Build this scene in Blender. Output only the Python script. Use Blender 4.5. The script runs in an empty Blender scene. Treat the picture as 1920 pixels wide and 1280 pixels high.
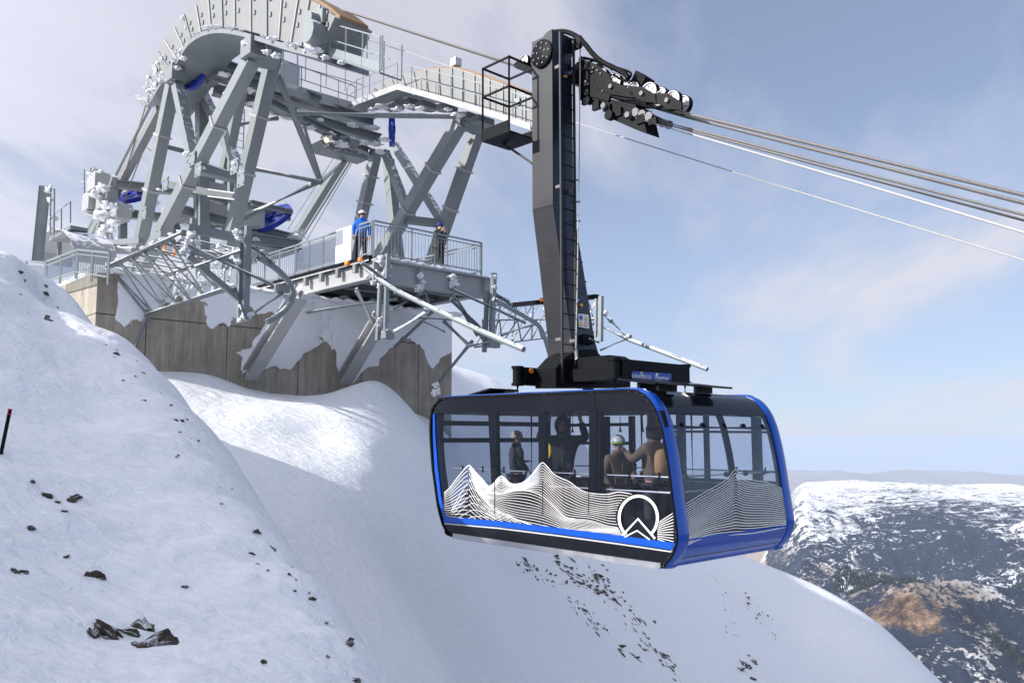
import bpy, bmesh, math, random
import numpy as np
from mathutils import Vector, Matrix, noise as mnoise
random.seed(7); rng = np.random.default_rng(7)
PI = math.pi
# ------------------------------------------------------------------ site survey
# Camera at the origin, x right, y forward, z up.  The lift line runs along U
# (uphill, away to the left); Vv is the cross direction.
W_, H_, F_ = 1920.0, 1280.0, 1600.0
PITCH = math.atan(180.0/F_)
ANG = math.radians(43.5)
U = Vector((-math.sin(ANG), math.cos(ANG), 0)); Vv = Vector((math.cos(ANG), math.sin(ANG), 0)); ZZ = Vector((0,0,1))
def ray(px, py):
    x = (px-W_/2)/F_; y = (H_/2-py)/F_
    c, s = math.cos(PITCH), math.sin(PITCH)
    return Vector((x, c-s*y, s+c*y))
def W(a, b, z): return U*a + Vv*b + ZZ*z
def PA(px, py, a):
    d = ray(px, py); return d*(a/d.dot(U))
def PB(px, py, b):
    d = ray(px, py); return d*(b/d.dot(Vv))
def PD(px, py, y):
    d = ray(px, py); return d*(y/d.y)
def toaz(p): return (p.dot(U), p.z)
def abz(p): return (p.dot(U), p.dot(Vv), p.z)

SC = bpy.context.scene
COL = SC.collection
# ------------------------------------------------------------------ node helpers
def new_mat(name):
    m = bpy.data.materials.new(name); m.use_nodes = True
    nt = m.node_tree; nt.nodes.clear()
    out = nt.nodes.new('ShaderNodeOutputMaterial')
    return m, nt, out
def N(nt, typ, **kw):
    n = nt.nodes.new(typ)
    for k, v in kw.items():
        if k in ('operation','blend_type','data_type','noise_dimensions','feature','distance','interpolation_type','clamp','clamp_result','sky_type','sun_disc','wave_type','bands_direction','vector_type'):
            setattr(n, k, v)
        else:
            n.inputs[k.replace('_',' ')].default_value = v
    return n
def L(nt, a, b): nt.links.new(a, b)
def ramp(nt, src, stops):
    r = nt.nodes.new('ShaderNodeValToRGB'); L(nt, src, r.inputs[0])
    e = r.color_ramp.elements
    while len(e) < len(stops): e.new(0.5)
    for i, (p, c) in enumerate(stops):
        e[i].position = p; e[i].color = (c[0], c[1], c[2], 1) if not isinstance(c, (int,float)) else (c,c,c,1)
    return r.outputs[0]
def mixc(nt, f, a, b):
    m = nt.nodes.new('ShaderNodeMix'); m.data_type='RGBA'
    for s, v in ((m.inputs[0], f), (m.inputs[6], a), (m.inputs[7], b)):
        if hasattr(v, 'is_linked') or isinstance(v, bpy.types.NodeSocket): L(nt, v, s)
        elif isinstance(v, (int,float)): s.default_value = v
        else: s.default_value = (v[0],v[1],v[2],1)
    return m.outputs[2]
def math_(nt, op, a, b=None, c=None):
    m = nt.nodes.new('ShaderNodeMath'); m.operation = op
    for i, v in enumerate((a,b,c)):
        if v is None: continue
        if isinstance(v, (int,float)): m.inputs[i].default_value = v
        else: L(nt, v, m.inputs[i])
    return m.outputs[0]
def coords(nt, kind='Object', scale=None):
    t = nt.nodes.new('ShaderNodeTexCoord'); o = t.outputs[kind]
    if scale is not None:
        mp = nt.nodes.new('ShaderNodeMapping'); L(nt, o, mp.inputs[0]); mp.inputs['Scale'].default_value = scale; o = mp.outputs[0]
    return o
def world_pos(nt, scale=None, rot=None):
    g = nt.nodes.new('ShaderNodeNewGeometry'); o = g.outputs['Position']
    if scale is not None or rot is not None:
        mp = nt.nodes.new('ShaderNodeMapping'); L(nt, o, mp.inputs[0])
        if scale is not None: mp.inputs['Scale'].default_value = scale
        if rot is not None: mp.inputs['Rotation'].default_value = rot
        o = mp.outputs[0]
    return o
def noise(nt, vec, scale, detail=4, rough=0.55, dist=0.0):
    n = nt.nodes.new('ShaderNodeTexNoise'); L(nt, vec, n.inputs['Vector'])
    n.inputs['Scale'].default_value = scale; n.inputs['Detail'].default_value = detail
    n.inputs['Roughness'].default_value = rough; n.inputs['Distortion'].default_value = dist
    return n.outputs[0]
def bsdf(nt, out, col=None, rough=0.5, metal=0.0, spec=0.5):
    b = nt.nodes.new('ShaderNodeBsdfPrincipled')
    for s, v in ((b.inputs['Base Color'], col), (b.inputs['Roughness'], rough), (b.inputs['Metallic'], metal)):
        if v is None: continue
        if isinstance(v, bpy.types.NodeSocket): L(nt, v, s)
        elif isinstance(v, (int,float)): s.default_value = v
        else: s.default_value = (v[0],v[1],v[2],1)
    b.inputs['Specular IOR Level'].default_value = spec
    L(nt, b.outputs[0], out.inputs[0]); return b
def bump(nt, b, h, strength=0.3, dist=0.02):
    n = nt.nodes.new('ShaderNodeBump'); L(nt, h, n.inputs['Height'])
    n.inputs['Strength'].default_value = strength; n.inputs['Distance'].default_value = dist
    L(nt, n.outputs[0], b.inputs['Normal']); return n
M = {}
def plain(name, col, rough=0.5, metal=0.0, var=0.12, scale=6.0, spec=0.5, bmp=0.0):
    m, nt, out = new_mat(name)
    n = noise(nt, coords(nt), scale, 5, 0.6)
    c = mixc(nt, n, tuple(x*(1-var) for x in col), tuple(min(1,x*(1+var)) for x in col))
    r = ramp(nt, n, [(0.3, max(0.02, rough-0.08)), (0.7, min(1, rough+0.1))])
    b = bsdf(nt, out, c, r, metal, spec)
    if bmp: bump(nt, b, n, bmp, 0.01)
    M[name] = m; return m
def rimed(name, col, rough=0.45, metal=0.3, amount=0.5, var=0.15):
    """painted or galvanised steel with wind-blown rime caught on its upper faces"""
    m, nt, out = new_mat(name)
    wp = world_pos(nt)
    n = noise(nt, wp, 3.0, 5, 0.6)
    c = mixc(nt, n, tuple(x*(1-var) for x in col), tuple(x*(1+var) for x in col))
    b = bsdf(nt, out, c, rough, metal)
    g = nt.nodes.new('ShaderNodeNewGeometry'); sp = nt.nodes.new('ShaderNodeSeparateXYZ'); L(nt, g.outputs['Normal'], sp.inputs[0])
    n2 = noise(nt, wp, 5.5, 6, 0.7)
    s = math_(nt, 'ADD', math_(nt, 'MULTIPLY', sp.outputs[2], 0.55), math_(nt, 'SUBTRACT', n2, 0.5))
    s = math_(nt, 'SUBTRACT', s, math_(nt, 'MULTIPLY', sp.outputs[0], 0.1))
    f = ramp(nt, s, [(0.42-amount*0.3, 0.0), (0.47-amount*0.3, 1.0)])
    sn = bsdf(nt, out, (0.86,0.88,0.92), 0.75, 0, 0.3)
    bump(nt, sn, noise(nt, wp, 28, 4, 0.7), 0.6, 0.03)
    mx = nt.nodes.new('ShaderNodeMixShader'); L(nt, f, mx.inputs[0]); L(nt, b.outputs[0], mx.inputs[1]); L(nt, sn.outputs[0], mx.inputs[2])
    L(nt, mx.outputs[0], out.inputs[0]); M[name] = m; return m

plain('black_paint', (0.006,0.007,0.009), 0.45, 0.0, 0.25, 2.0, spec=0.08)
plain('black_gloss', (0.007,0.008,0.012), 0.13, 0.0, 0.2, 1.5, spec=0.4)
plain('dark_grey_paint', (0.024,0.025,0.029), 0.45, 0.0, 0.12, 2.5, spec=0.3)
plain('hanger_front_shaded', (0.008,0.014,0.03), 0.3, 0.0, 0.2, 1.6)  # darker, bluer copy of the arm colour: shade put into the paint
plain('blue_paint', (0.007,0.075,0.42), 0.16, 0.0, 0.06, 1.5)
plain('wheel_blue', (0.006,0.03,0.33), 0.4, 0.0, 0.15, 2)
plain('silver', (0.55,0.56,0.58), 0.35, 0.8, 0.12, 3)
plain('white_paint', (0.8,0.8,0.8), 0.5, 0, 0.04, 3)
plain('white_metal', (0.52,0.52,0.53), 0.45, 0.1, 0.12, 9)
plain('decal_white', (0.85,0.85,0.82), 0.4, 0, 0.02, 3)
plain('rubber', (0.006,0.006,0.007), 0.65, 0, 0.2, 8, spec=0.12)
plain('bolt_steel', (0.13,0.13,0.14), 0.55, 0.15, 0.2, 20)
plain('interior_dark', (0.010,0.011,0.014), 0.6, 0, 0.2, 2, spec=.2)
plain('interior_floor', (0.06,0.06,0.065), 0.7, 0, 0.2, 6)
plain('rope_steel', (0.20,0.19,0.18), 0.45, 0.6, 0.3, 40)
plain('rope_tan', (0.30,0.22,0.15), 0.6, 0.2, 0.3, 30)
plain('rope_white', (0.42,0.42,0.41), 0.7, 0, 0.15, 40)
plain('brass', (0.75,0.42,0.05), 0.35, 0.4, 0.1, 5)
plain('orange', (0.85,0.25,0.03), 0.5, 0, 0.1, 5)
plain('red', (0.6,0.03,0.03), 0.5, 0, 0.1, 5)
plain('yellow', (0.8,0.6,0.02), 0.5, 0, 0.08, 5)
plain('label_blue', (0.01,0.09,0.42), 0.4, 0, 0.05, 3)
plain('timber', (0.24,0.145,0.075), 0.7, 0, 0.2, 8)
plain('skin', (0.55,0.33,0.24), 0.55, 0, 0.08, 10)
plain('cloth_black', (0.03,0.03,0.036), 0.85, 0, 0.3, 12, bmp=0.5)
plain('cloth_brown', (0.20,0.145,0.10), 0.85, 0, 0.3, 12, bmp=0.5)
plain('cloth_tan', (0.55,0.33,0.15), 0.85, 0, 0.2, 12, bmp=0.5)
plain('cloth_blue', (0.01,0.13,0.6), 0.8, 0, 0.2, 12, bmp=0.5)
plain('cloth_navy', (0.01,0.03,0.16), 0.8, 0, 0.2, 12, bmp=0.5)
plain('cloth_red', (0.55,0.04,0.03), 0.8, 0, 0.2, 12, bmp=0.5)
plain('cloth_beige', (0.5,0.43,0.33), 0.85, 0, 0.15, 12, bmp=0.5)
plain('cloth_grey', (0.08,0.075,0.075), 0.85, 0, 0.25, 12, bmp=0.5)
plain('helmet_white', (0.8,0.8,0.78), 0.3, 0, 0.03, 4)
plain('helmet_green', (0.35,0.6,0.06), 0.35, 0, 0.05, 4)
plain('eye_dark', (0.02,0.015,0.01), 0.3)
plain('lip', (0.4,0.14,0.11), 0.5)
rimed('steel', (0.20,0.222,0.226), 0.48, 0.2, 0.5)
rimed('steel_snowy', (0.18,0.20,0.205), 0.5, 0.15, 0.48)
rimed('steel_light', (0.33,0.335,0.34), 0.5, 0.1, 0.22)
rimed('saddle_plate', (0.20,0.205,0.2), 0.5, 0.05, 0.05)
rimed('galv_tube', (0.22,0.25,0.262), 0.4, 0.3, 0.12)

def snow_mat(name, amp=1.0, rime=False):
    m, nt, out = new_mat(name)
    wp = world_pos(nt)
    big = noise(nt, wp, 0.35, 4, 0.5)
    st = noise(nt, world_pos(nt, (1.0, 2.6, 3.2), (0.2, -0.3, 0.75)), 3.2, 6, 0.62, 0.6)
    fine = noise(nt, wp, 34, 5, 0.7)
    rip = noise(nt, world_pos(nt, (0.8, 3.0, 2.0), (0.1, 0.2, -0.5)), 1.1, 5, 0.6, 0.8)
    c = mixc(nt, st, (0.80,0.83,0.87), (0.93,0.94,0.95))
    b = bsdf(nt, out, c, 0.62, 0, 0.35)
    h = math_(nt, 'ADD', math_(nt,'MULTIPLY', st, 1.0), math_(nt,'MULTIPLY', fine, 0.12))
    h = math_(nt, 'ADD', h, math_(nt, 'ADD', math_(nt, 'MULTIPLY', big, 0.6), math_(nt, 'MULTIPLY', rip, 1.6)))
    bump(nt, b, h, 0.5*amp, 0.17)
    M[name] = m; return m
snow_mat('snow')
def rime_mat():
    m, nt, out = new_mat('rime')
    wp = world_pos(nt)
    f = noise(nt, wp, 14, 6, 0.7, 0.5)
    b = bsdf(nt, out, mixc(nt, f, (0.8,0.82,0.86), (0.93,0.93,0.94)), 0.75, 0, 0.3)
    bump(nt, b, f, 0.9, 0.07); M['rime'] = m
rime_mat()
def rock_mat():
    m, nt, out = new_mat('rock')
    c = coords(nt); n = noise(nt, c, 3.5, 8, 0.7, 0.8); n2 = noise(nt, c, 16, 5, 0.7)
    col = ramp(nt, n, [(0.3,(0.03,0.025,0.024)),(0.5,(0.085,0.066,0.05)),(0.62,(0.10,0.10,0.06)),(0.75,(0.17,0.14,0.115))])
    g = nt.nodes.new('ShaderNodeNewGeometry'); sp = nt.nodes.new('ShaderNodeSeparateXYZ'); L(nt, g.outputs['Normal'], sp.inputs[0])
    s = math_(nt, 'ADD', math_(nt,'MULTIPLY', sp.outputs[2], 0.5), n2)
    f = ramp(nt, s, [(0.90, 0.0), (0.93, 1.0)])
    b = bsdf(nt, out, mixc(nt, f, col, (0.88,0.89,0.92)), 0.85); bump(nt, b, math_(nt,'ADD',n,math_(nt,'MULTIPLY',n2,.4)), 0.8, 0.05)
    M['rock'] = m
rock_mat()
def concrete_mat():
    m, nt, out = new_mat('concrete')
    wp = world_pos(nt)
    # coordinates along the wall (s), up (z)
    n1 = noise(nt, wp, 1.1, 6, 0.65); st = noise(nt, world_pos(nt,(6,6,0.5)), 1.2, 5, 0.7); fine = noise(nt, wp, 30, 5, 0.7)
    col = ramp(nt, math_(nt,'ADD',math_(nt,'MULTIPLY',n1,.5),math_(nt,'MULTIPLY',st,.5)), [(0.32,(0.17,0.15,0.12)),(0.5,(0.33,0.295,0.24)),(0.66,(0.46,0.42,0.36))])
    col = mixc(nt, math_(nt,'MULTIPLY',fine,.35), col, (0.1,0.09,0.08))
    # formwork joints
    vm = nt.nodes.new('ShaderNodeVectorMath'); vm.operation='DOT_PRODUCT'; L(nt, world_pos(nt), vm.inputs[0]); vm.inputs[1].default_value = (Vv.x, Vv.y, 0)
    s = math_(nt, 'FRACT', math_(nt, 'MULTIPLY', math_(nt,'SUBTRACT', vm.outputs['Value'], 0.55), 1/2.45))
    j = math_(nt, 'LESS_THAN', math_(nt,'ABSOLUTE', math_(nt,'SUBTRACT', s, 0.5)), 0.006)
    sp = nt.nodes.new('ShaderNodeSeparateXYZ'); L(nt, world_pos(nt), sp.inputs[0])
    zj = math_(nt, 'LESS_THAN', math_(nt,'ABSOLUTE', math_(nt,'SUBTRACT', sp.outputs[2], 3.42)), 0.016)
    col = mixc(nt, math_(nt,'MAXIMUM', j, zj), col, (0.05,0.045,0.04))
    # rime plastered on the upper wall, ragged lower edge
    rn = noise(nt, world_pos(nt,(1,1,0.7)), 0.5, 6, 0.52, 0.2)
    rz = math_(nt, 'ADD', math_(nt,'MULTIPLY', math_(nt,'SUBTRACT', sp.outputs[2], 3.35), 0.62), math_(nt,'MULTIPLY', math_(nt,'SUBTRACT', rn, 0.5), 2.6))
    gn = nt.nodes.new('ShaderNodeNewGeometry'); vd = nt.nodes.new('ShaderNodeVectorMath'); vd.operation='DOT_PRODUCT'
    L(nt, gn.outputs['Normal'], vd.inputs[0]); vd.inputs[1].default_value = (-U.x, -U.y, 0)
    front = math_(nt, 'GREATER_THAN', vd.outputs['Value'], 0.5)
    f = math_(nt, 'MULTIPLY', ramp(nt, rz, [(0.0,0.0),(0.012,1.0)]), front)
    # bare left stretch of the wall
    f = math_(nt, 'MULTIPLY', f, math_(nt, 'GREATER_THAN', math_(nt,'ADD', vm.outputs['Value'], math_(nt,'MULTIPLY',rn,2.0)), 9.3))
    cb = bsdf(nt, out, col, 0.85); bump(nt, cb, math_(nt,'ADD', fine, n1), 0.3, 0.02)
    sb = bsdf(nt, out, (0.84,0.86,0.9), 0.75, 0, 0.3); bump(nt, sb, noise(nt, wp, 18, 5, 0.7), 0.6, 0.04)
    mx = nt.nodes.new('ShaderNodeMixShader'); L(nt, f, mx.inputs[0]); L(nt, cb.outputs[0], mx.inputs[1]); L(nt, sb.outputs[0], mx.inputs[2])
    L(nt, mx.outputs[0], out.inputs[0]); M['concrete'] = m
concrete_mat()
def glass_mat(name, tint, refl=1.0):
    m, nt, out = new_mat(name)
    t = nt.nodes.new('ShaderNodeBsdfTransparent'); t.inputs[0].default_value = (*tint,1)
    g = nt.nodes.new('ShaderNodeBsdfGlossy'); g.inputs['Roughness'].default_value = 0.02; g.inputs[0].default_value = (0.9,0.95,1,1)
    gg = nt.nodes.new('ShaderNodeNewGeometry'); dp = nt.nodes.new('ShaderNodeVectorMath'); dp.operation='DOT_PRODUCT'
    L(nt, gg.outputs['Incoming'], dp.inputs[0]); L(nt, gg.outputs['Normal'], dp.inputs[1])
    k = math_(nt, 'POWER', math_(nt, 'SUBTRACT', 1.0, math_(nt, 'ABSOLUTE', dp.outputs['Value'])), 5.0)
    f = math_(nt, 'MULTIPLY', math_(nt, 'ADD', math_(nt, 'MULTIPLY', k, 0.96), 0.04), refl)
    mx = nt.nodes.new('ShaderNodeMixShader'); L(nt, f, mx.inputs[0]); L(nt, t.outputs[0], mx.inputs[1]); L(nt, g.outputs[0], mx.inputs[2])
    L(nt, mx.outputs[0], out.inputs[0]); M[name] = m
glass_mat('glass', (0.77,0.79,0.83), 1.1)
glass_mat('glass_far', (0.92,0.94,0.97), 0.6)
glass_mat('panel_clear', (0.72,0.74,0.76), 1.0)

# ------------------------------------------------------------------ object helpers
def tag(o, label=None, cat=None, group=None, kind=None):
    if label: o['label'] = label
    if cat: o['category'] = cat
    if group: o['group'] = group
    if kind: o['kind'] = kind
    return o
def empty(name, loc, label=None, cat=None, group=None):
    o = bpy.data.objects.new(name, None); COL.objects.link(o); o.location = loc
    o.empty_display_size = 0.2
    return tag(o, label, cat, group)
_ico = {}
def ico(sub):
    if sub not in _ico:
        bm = bmesh.new(); bmesh.ops.create_icosphere(bm, subdivisions=sub, radius=1)
        bm.verts.ensure_lookup_table()
        _ico[sub] = ([v.co.copy() for v in bm.verts], [[v.index for v in f.verts] for f in bm.faces]); bm.free()
    return _ico[sub]
class MB:
    def __init__(s): s.v=[]; s.f=[]
    def add(s, vs, fs):
        o=len(s.v); s.v.extend([tuple(p) for p in vs]); s.f.extend([[i+o for i in f] for f in fs]); return s
    def box(s, c, ax, ay, az):          # centre, three half-vectors
        c=Vector(c); ax=Vector(ax); ay=Vector(ay); az=Vector(az)
        vs=[c+ax*i+ay*j+az*k for k in (-1,1) for j in (-1,1) for i in (-1,1)]
        return s.add(vs,[(0,2,3,1),(4,5,7,6),(0,1,5,4),(2,6,7,3),(0,4,6,2),(1,3,7,5)])
    def boxw(s, a0,a1,b0,b1,z0,z1):     # box in line coordinates
        return s.box(W((a0+a1)/2,(b0+b1)/2,(z0+z1)/2), U*((a1-a0)/2), Vv*((b1-b0)/2), ZZ*((z1-z0)/2))
    def frame(s, d, up=ZZ):
        d=d.normalized(); x=d.cross(up)
        if x.length<1e-4: x=d.cross(Vector((1,0,0)))
        x.normalize(); return x, x.cross(d).normalized()
    def beam(s, p, q, w, h=None, up=ZZ):
        h=h or w; p=Vector(p); q=Vector(q); x,y=s.frame(q-p,up)
        return s.box((p+q)/2, x*w/2, (q-p)/2, y*h/2)
    def ibeam(s, p, q, w, h, t=0.03, up=ZZ):
        p=Vector(p); q=Vector(q); x,y=s.frame(q-p,up)
        s.box((p+q)/2+y*(h/2-t/2), x*w/2, (q-p)/2, y*t/2); s.box((p+q)/2-y*(h/2-t/2), x*w/2, (q-p)/2, y*t/2)
        return s.box((p+q)/2, x*t/2, (q-p)/2, y*(h/2-t))
    def tube(s, pts, r, n=8, cap=True):
        pts=[Vector(p) for p in pts]; m=len(pts); rs=r if isinstance(r,(list,tuple)) else [r]*m
        o=len(s.v); prev=None
        for i,p in enumerate(pts):
            d=(pts[min(i+1,m-1)]-pts[max(i-1,0)])
            if d.length<1e-9: d=Vector((0,0,1))
            d.normalize()
            if prev is None: x,y=s.frame(d)
            else:
                x=(prev-d*prev.dot(d))
                if x.length<1e-5: x,_=s.frame(d)
                x.normalize(); y=d.cross(x)
            prev=x
            for k in range(n):
                t=2*PI*k/n; s.v.append(tuple(p+(x*math.cos(t)+y*math.sin(t))*rs[i]))
        for i in range(m-1):
            for k in range(n):
                k2=(k+1)%n; s.f.append([o+i*n+k,o+i*n+k2,o+(i+1)*n+k2,o+(i+1)*n+k])
        if cap: s.f.append([o+k for k in range(n)][::-1]); s.f.append([o+(m-1)*n+k for k in range(n)])
        return s
    def lathe(s, c, axis, prof, n=24):   # prof: [(radius, offset along axis)], closed profile ends on axis if r=0
        c=Vector(c); axis=Vector(axis).normalized(); x,y=s.frame(axis); o=len(s.v); m=len(prof)
        for r,h in prof:
            for k in range(n):
                t=2*PI*k/n; s.v.append(tuple(c+axis*h+(x*math.cos(t)+y*math.sin(t))*r))
        for i in range(m-1):
            for k in range(n):
                k2=(k+1)%n; s.f.append([o+i*n+k,o+i*n+k2,o+(i+1)*n+k2,o+(i+1)*n+k])
        return s
    def disc(s, c, axis, r, t, n=24):
        return s.lathe(c, axis, [(0.0001,-t/2),(r*.97,-t/2),(r,-t/2+t*.1),(r,t/2-t*.1),(r*.97,t/2),(0.0001,t/2)], n)
    def ring(s, c, axis, r0, r1, t, n=32):
        return s.lathe(c, axis, [(r0,-t/2),(r1,-t/2),(r1,t/2),(r0,t/2),(r0,-t/2)], n)
    def prism(s, poly, off):
        poly=[Vector(p) for p in poly]; off=Vector(off); n=len(poly)
        vs=poly+[p+off for p in poly]
        return s.add(vs,[list(range(n))[::-1],[i+n for i in range(n)]]+[[i,(i+1)%n,(i+1)%n+n,i+n] for i in range(n)])
    def strip(s, pa, pb, off):          # slab between two polylines, thickness off
        n=len(pa); off=Vector(off); vs=[Vector(p) for p in pa]+[Vector(p) for p in pb]; vs=vs+[p+off for p in vs]
        fs=[]
        for i in range(n-1):
            fs+= [[i,i+1,n+i+1,n+i],[2*n+i,3*n+i,3*n+i+1,2*n+i+1],[i,2*n+i,2*n+i+1,i+1],[n+i,n+i+1,3*n+i+1,3*n+i]]
        fs+= [[0,n,3*n,2*n],[n-1,3*n-1,4*n-1,2*n-1]]
        return s.add(vs,fs)
    def lump(s, c, r, sc=(1,1,1), sub=2, amp=0.35, seed=None, spiky=False):
        sd=Vector((random.uniform(-50,50),)*3) if seed is None else Vector((seed,)*3)
        vs,fs=ico(sub); c=Vector(c)
        out=[]
        for p in vs:
            k=1+amp*mnoise.noise(p*1.6+sd)+amp*.5*mnoise.noise(p*3.7+sd)
            if spiky: k*=.8+1.1*abs(mnoise.noise(p*2.3+sd*.7))+.5*mnoise.noise(p*6.1+sd)
            out.append(c+Vector((p.x*sc[0],p.y*sc[1],p.z*sc[2]))*r*k)
        return s.add(out,fs)
    def build(s, name, mat, parent=None, smooth=False, label=None, cat=None, group=None, kind=None, origin=None, angle=None):
        me=bpy.data.meshes.new(name)
        loc=Vector((0,0,0))
        if parent is not None: loc=parent_world(parent)
        elif origin is not None: loc=Vector(origin)
        v=[(p[0]-loc.x,p[1]-loc.y,p[2]-loc.z) for p in s.v]
        me.from_pydata(v,[],s.f); me.update()
        bm=bmesh.new(); bm.from_mesh(me); bmesh.ops.recalc_face_normals(bm, faces=bm.faces); bm.to_mesh(me); bm.free()
        if smooth:
            me.polygons.foreach_set('use_smooth',[True]*len(me.polygons))
            try: me.set_sharp_from_angle(angle=math.radians(angle or 40))
            except Exception: pass
        me.materials.append(M[mat] if isinstance(mat,str) else mat)
        o=bpy.data.objects.new(name,me); COL.objects.link(o)
        if parent is not None: o.parent=parent
        else: o.location=loc
        return tag(o,label,cat,group,kind)
def islands(b):
    par=list(range(len(b.v)))
    def fd(i):
        while par[i]!=i: par[i]=par[par[i]]; i=par[i]
        return i
    for f in b.f:
        r=fd(f[0])
        for k in f[1:]: par[fd(k)]=r
    grp={}
    for f in b.f: grp.setdefault(fd(f[0]),[]).append(f)
    for fs in grp.values():
        ids=sorted({i for f in fs for i in f}); mp={k:j for j,k in enumerate(ids)}
        m=MB(); m.v=[b.v[i] for i in ids]; m.f=[[mp[i] for i in f] for f in fs]; yield m
def build_each(b, name, mat, parent, smooth=False):
    return [m.build(name,mat,parent,smooth) for m in islands(b)]
def parent_world(o):
    p=Vector((0,0,0))
    while o is not None: p+=o.location; o=o.parent
    return p
def lerp_poly(pts, x):
    if x<=pts[0][0]: return pts[0][1]
    for (x0,y0),(x1,y1) in zip(pts,pts[1:]):
        if x<=x1: return y0+(y1-y0)*(x-x0)/(x1-x0)
    return pts[-1][1]
def smooth_poly(pts, n=4, closed=False):
    """Catmull-Rom"""
    P=[Vector(p) for p in pts]; m=len(P); out=[]
    rngi=range(m) if closed else range(m-1)
    for i in rngi:
        p0=P[(i-1)%m] if closed or i>0 else P[0]; p1=P[i]; p2=P[(i+1)%m]; p3=P[(i+2)%m] if closed or i+2<m else P[-1]
        for k in range(n):
            t=k/n; out.append(0.5*((2*p1)+(p2-p0)*t+(2*p0-5*p1+4*p2-p3)*t*t+(3*p1-p0-3*p2+p3)*t**3))
    if not closed: out.append(P[-1])
    return out
# ------------------------------------------------------------------ terrain
def fbm2(x, y, scale, octs=5, seed=0, ridged=False, gain=0.5):
    """vectorised value-noise fBm"""
    tot=np.zeros_like(x); amp=1.0; norm=0
    for o in range(octs):
        r=np.random.default_rng(seed*31+o); T=r.random((256,256)); f=(2**o)/scale
        xx=x*f+17.3*o; yy=y*f-9.1*o; xi=np.floor(xx).astype(np.int64); yi=np.floor(yy).astype(np.int64)
        fx=xx-xi; fy=yy-yi; fx=fx*fx*fx*(fx*(fx*6-15)+10); fy=fy*fy*fy*(fy*(fy*6-15)+10)
        a=T[xi&255,yi&255]; b=T[(xi+1)&255,yi&255]; c=T[xi&255,(yi+1)&255]; d=T[(xi+1)&255,(yi+1)&255]
        v=(a*(1-fx)+b*fx)*(1-fy)+(c*(1-fx)+d*fx)*fy
        v=v*2-1
        if ridged: v=1-2*np.abs(v)
        tot+=v*amp; norm+=amp; amp*=gain
    return tot/norm
def tps_fit(pts, reg=0.10, core=1.0):
    P=np.array(pts,float); n=len(P); xy=P[:,:2]; z=P[:,2]
    d=np.hypot(xy[:,None,0]-xy[None,:,0], xy[:,None,1]-xy[None,:,1])
    # linear-kernel RBF with a softened core: smooth but does not overshoot
    K=np.sqrt(d*d+core)*-1.0 + np.eye(n)*reg
    A=np.zeros((n+3,n+3)); A[:n,:n]=K; A[:n,n]=1; A[:n,n+1:]=xy; A[n,:n]=1; A[n+1:,:n]=xy.T
    w=np.linalg.solve(A, np.concatenate([z,[0,0,0]]))
    def f(x,y):
        x=np.asarray(x,float); y=np.asarray(y,float); out=np.full(x.shape, w[n])+w[n+1]*x+w[n+2]*y
        for i in range(n): out+= -w[i]*np.sqrt((x-xy[i,0])**2+(y-xy[i,1])**2+core)
        return out
    return f
def T3(p): return (p.x,p.y,p.z)
# near spur the camera stands on, plus an unseen crest added on the left
ridge=[(-40,455,15),(0,478,15),(60,502,15.5),(105,530,16),(150,562,16),(200,612,15),(270,676,13.5),(340,760,11.8),(400,845,10.3),(480,960,8.8),(560,1065,7.6),(640,1180,6.6),(690,1290,5.8)]
ptsA=[]
for px,py,d in ridge:
    p=PD(px,py,d); ptsA.append(T3(p))
    for k,dz in ((.07*d,-.07*d),(.22*d,-.36*d),(.62*d,-.95*d)): 
        q=p+Vector((0.80,0.6,0))*k; ptsA.append((q.x,q.y,p.z+dz))
for px,py,d in [(0,560,13),(0,660,11),(0,780,9.3),(0,920,7.4),(0,1080,5.8),(0,1290,4.3),(90,600,14),(150,690,12.5),(150,790,10.5),(150,930,8.3),(150,1100,6.4),(150,1290,4.8),
    (260,760,11.2),(300,870,9.4),(300,1010,7.7),(300,1140,6.4),(300,1290,5.0),(430,1010,7.9),(430,1130,6.8),(450,1290,5.2),(560,1180,6.4),(590,1290,5.5)]:
    ptsA.append(T3(PD(px,py,d)))
ptsA+=[(-12,19,2.0),(-15,24,1.5),(-10,22,1.2),(-5,22,-1),(-8,30,-2),(0,34,-6),(5,60,-15),(-10,60,-10),(0,0,-1.75),(-3,0,-.9),(-3,2.6,-1.0),(2,1,-3.3),(2.5,4,-5.5),(-9,0,1.4),(-10,8,.9),(-14,12.5,3.8),(-17,2,6.5),(-24,-12,12.5),(-25,-4,14),(-25,2,13.6),(-25,7,12.2),(-25,11,9.2),(-25,14,6.8),(-25,18,4.2),(-25,24,3.5),(-35,5,10),(-30,30,2.5),(0,-10,-2),(-13,-10,4),(10,-10,-8)]  # includes the out-of-view left crest, added to throw shade on the near slope
hA=tps_fit(ptsA,0.03,0.12)
ptsB=[]
for px,py in [(300,696),(400,705),(475,733),(560,742),(640,742),(690,735),(760,770),(830,800)]:
    ptsB.append(T3(PA(px,py,24.6)))
for px,py in [(700,705),(705,716)]: ptsB.append(T3(PA(px,py,23.6)))
for px,py,d in [(330,705,24.5),(380,740,23.6),(440,760,23.6),(520,775,23.2),(420,800,21.5),(500,860,19.8),(600,930,18.5),(590,820,23),(640,800,23.8),(700,860,22.6),(760,800,26.5),(810,850,26),(800,940,23.5),(700,1050,17.6),
    (640,1010,17.3),(700,1280,14),(850,1100,20.5),(900,1280,19.5),(1000,1060,38),(1000,1180,28),(1020,1280,24),(1150,1100,41),(1130,1200,33),(1250,1270,34),(1300,1150,45),(1400,1280,38),(1500,1200,49),(1560,1280,43),
    (800,800,29),(1000,900,52),(1100,1000,50)]:
    ptsB.append(T3(PD(px,py,d)))
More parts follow.
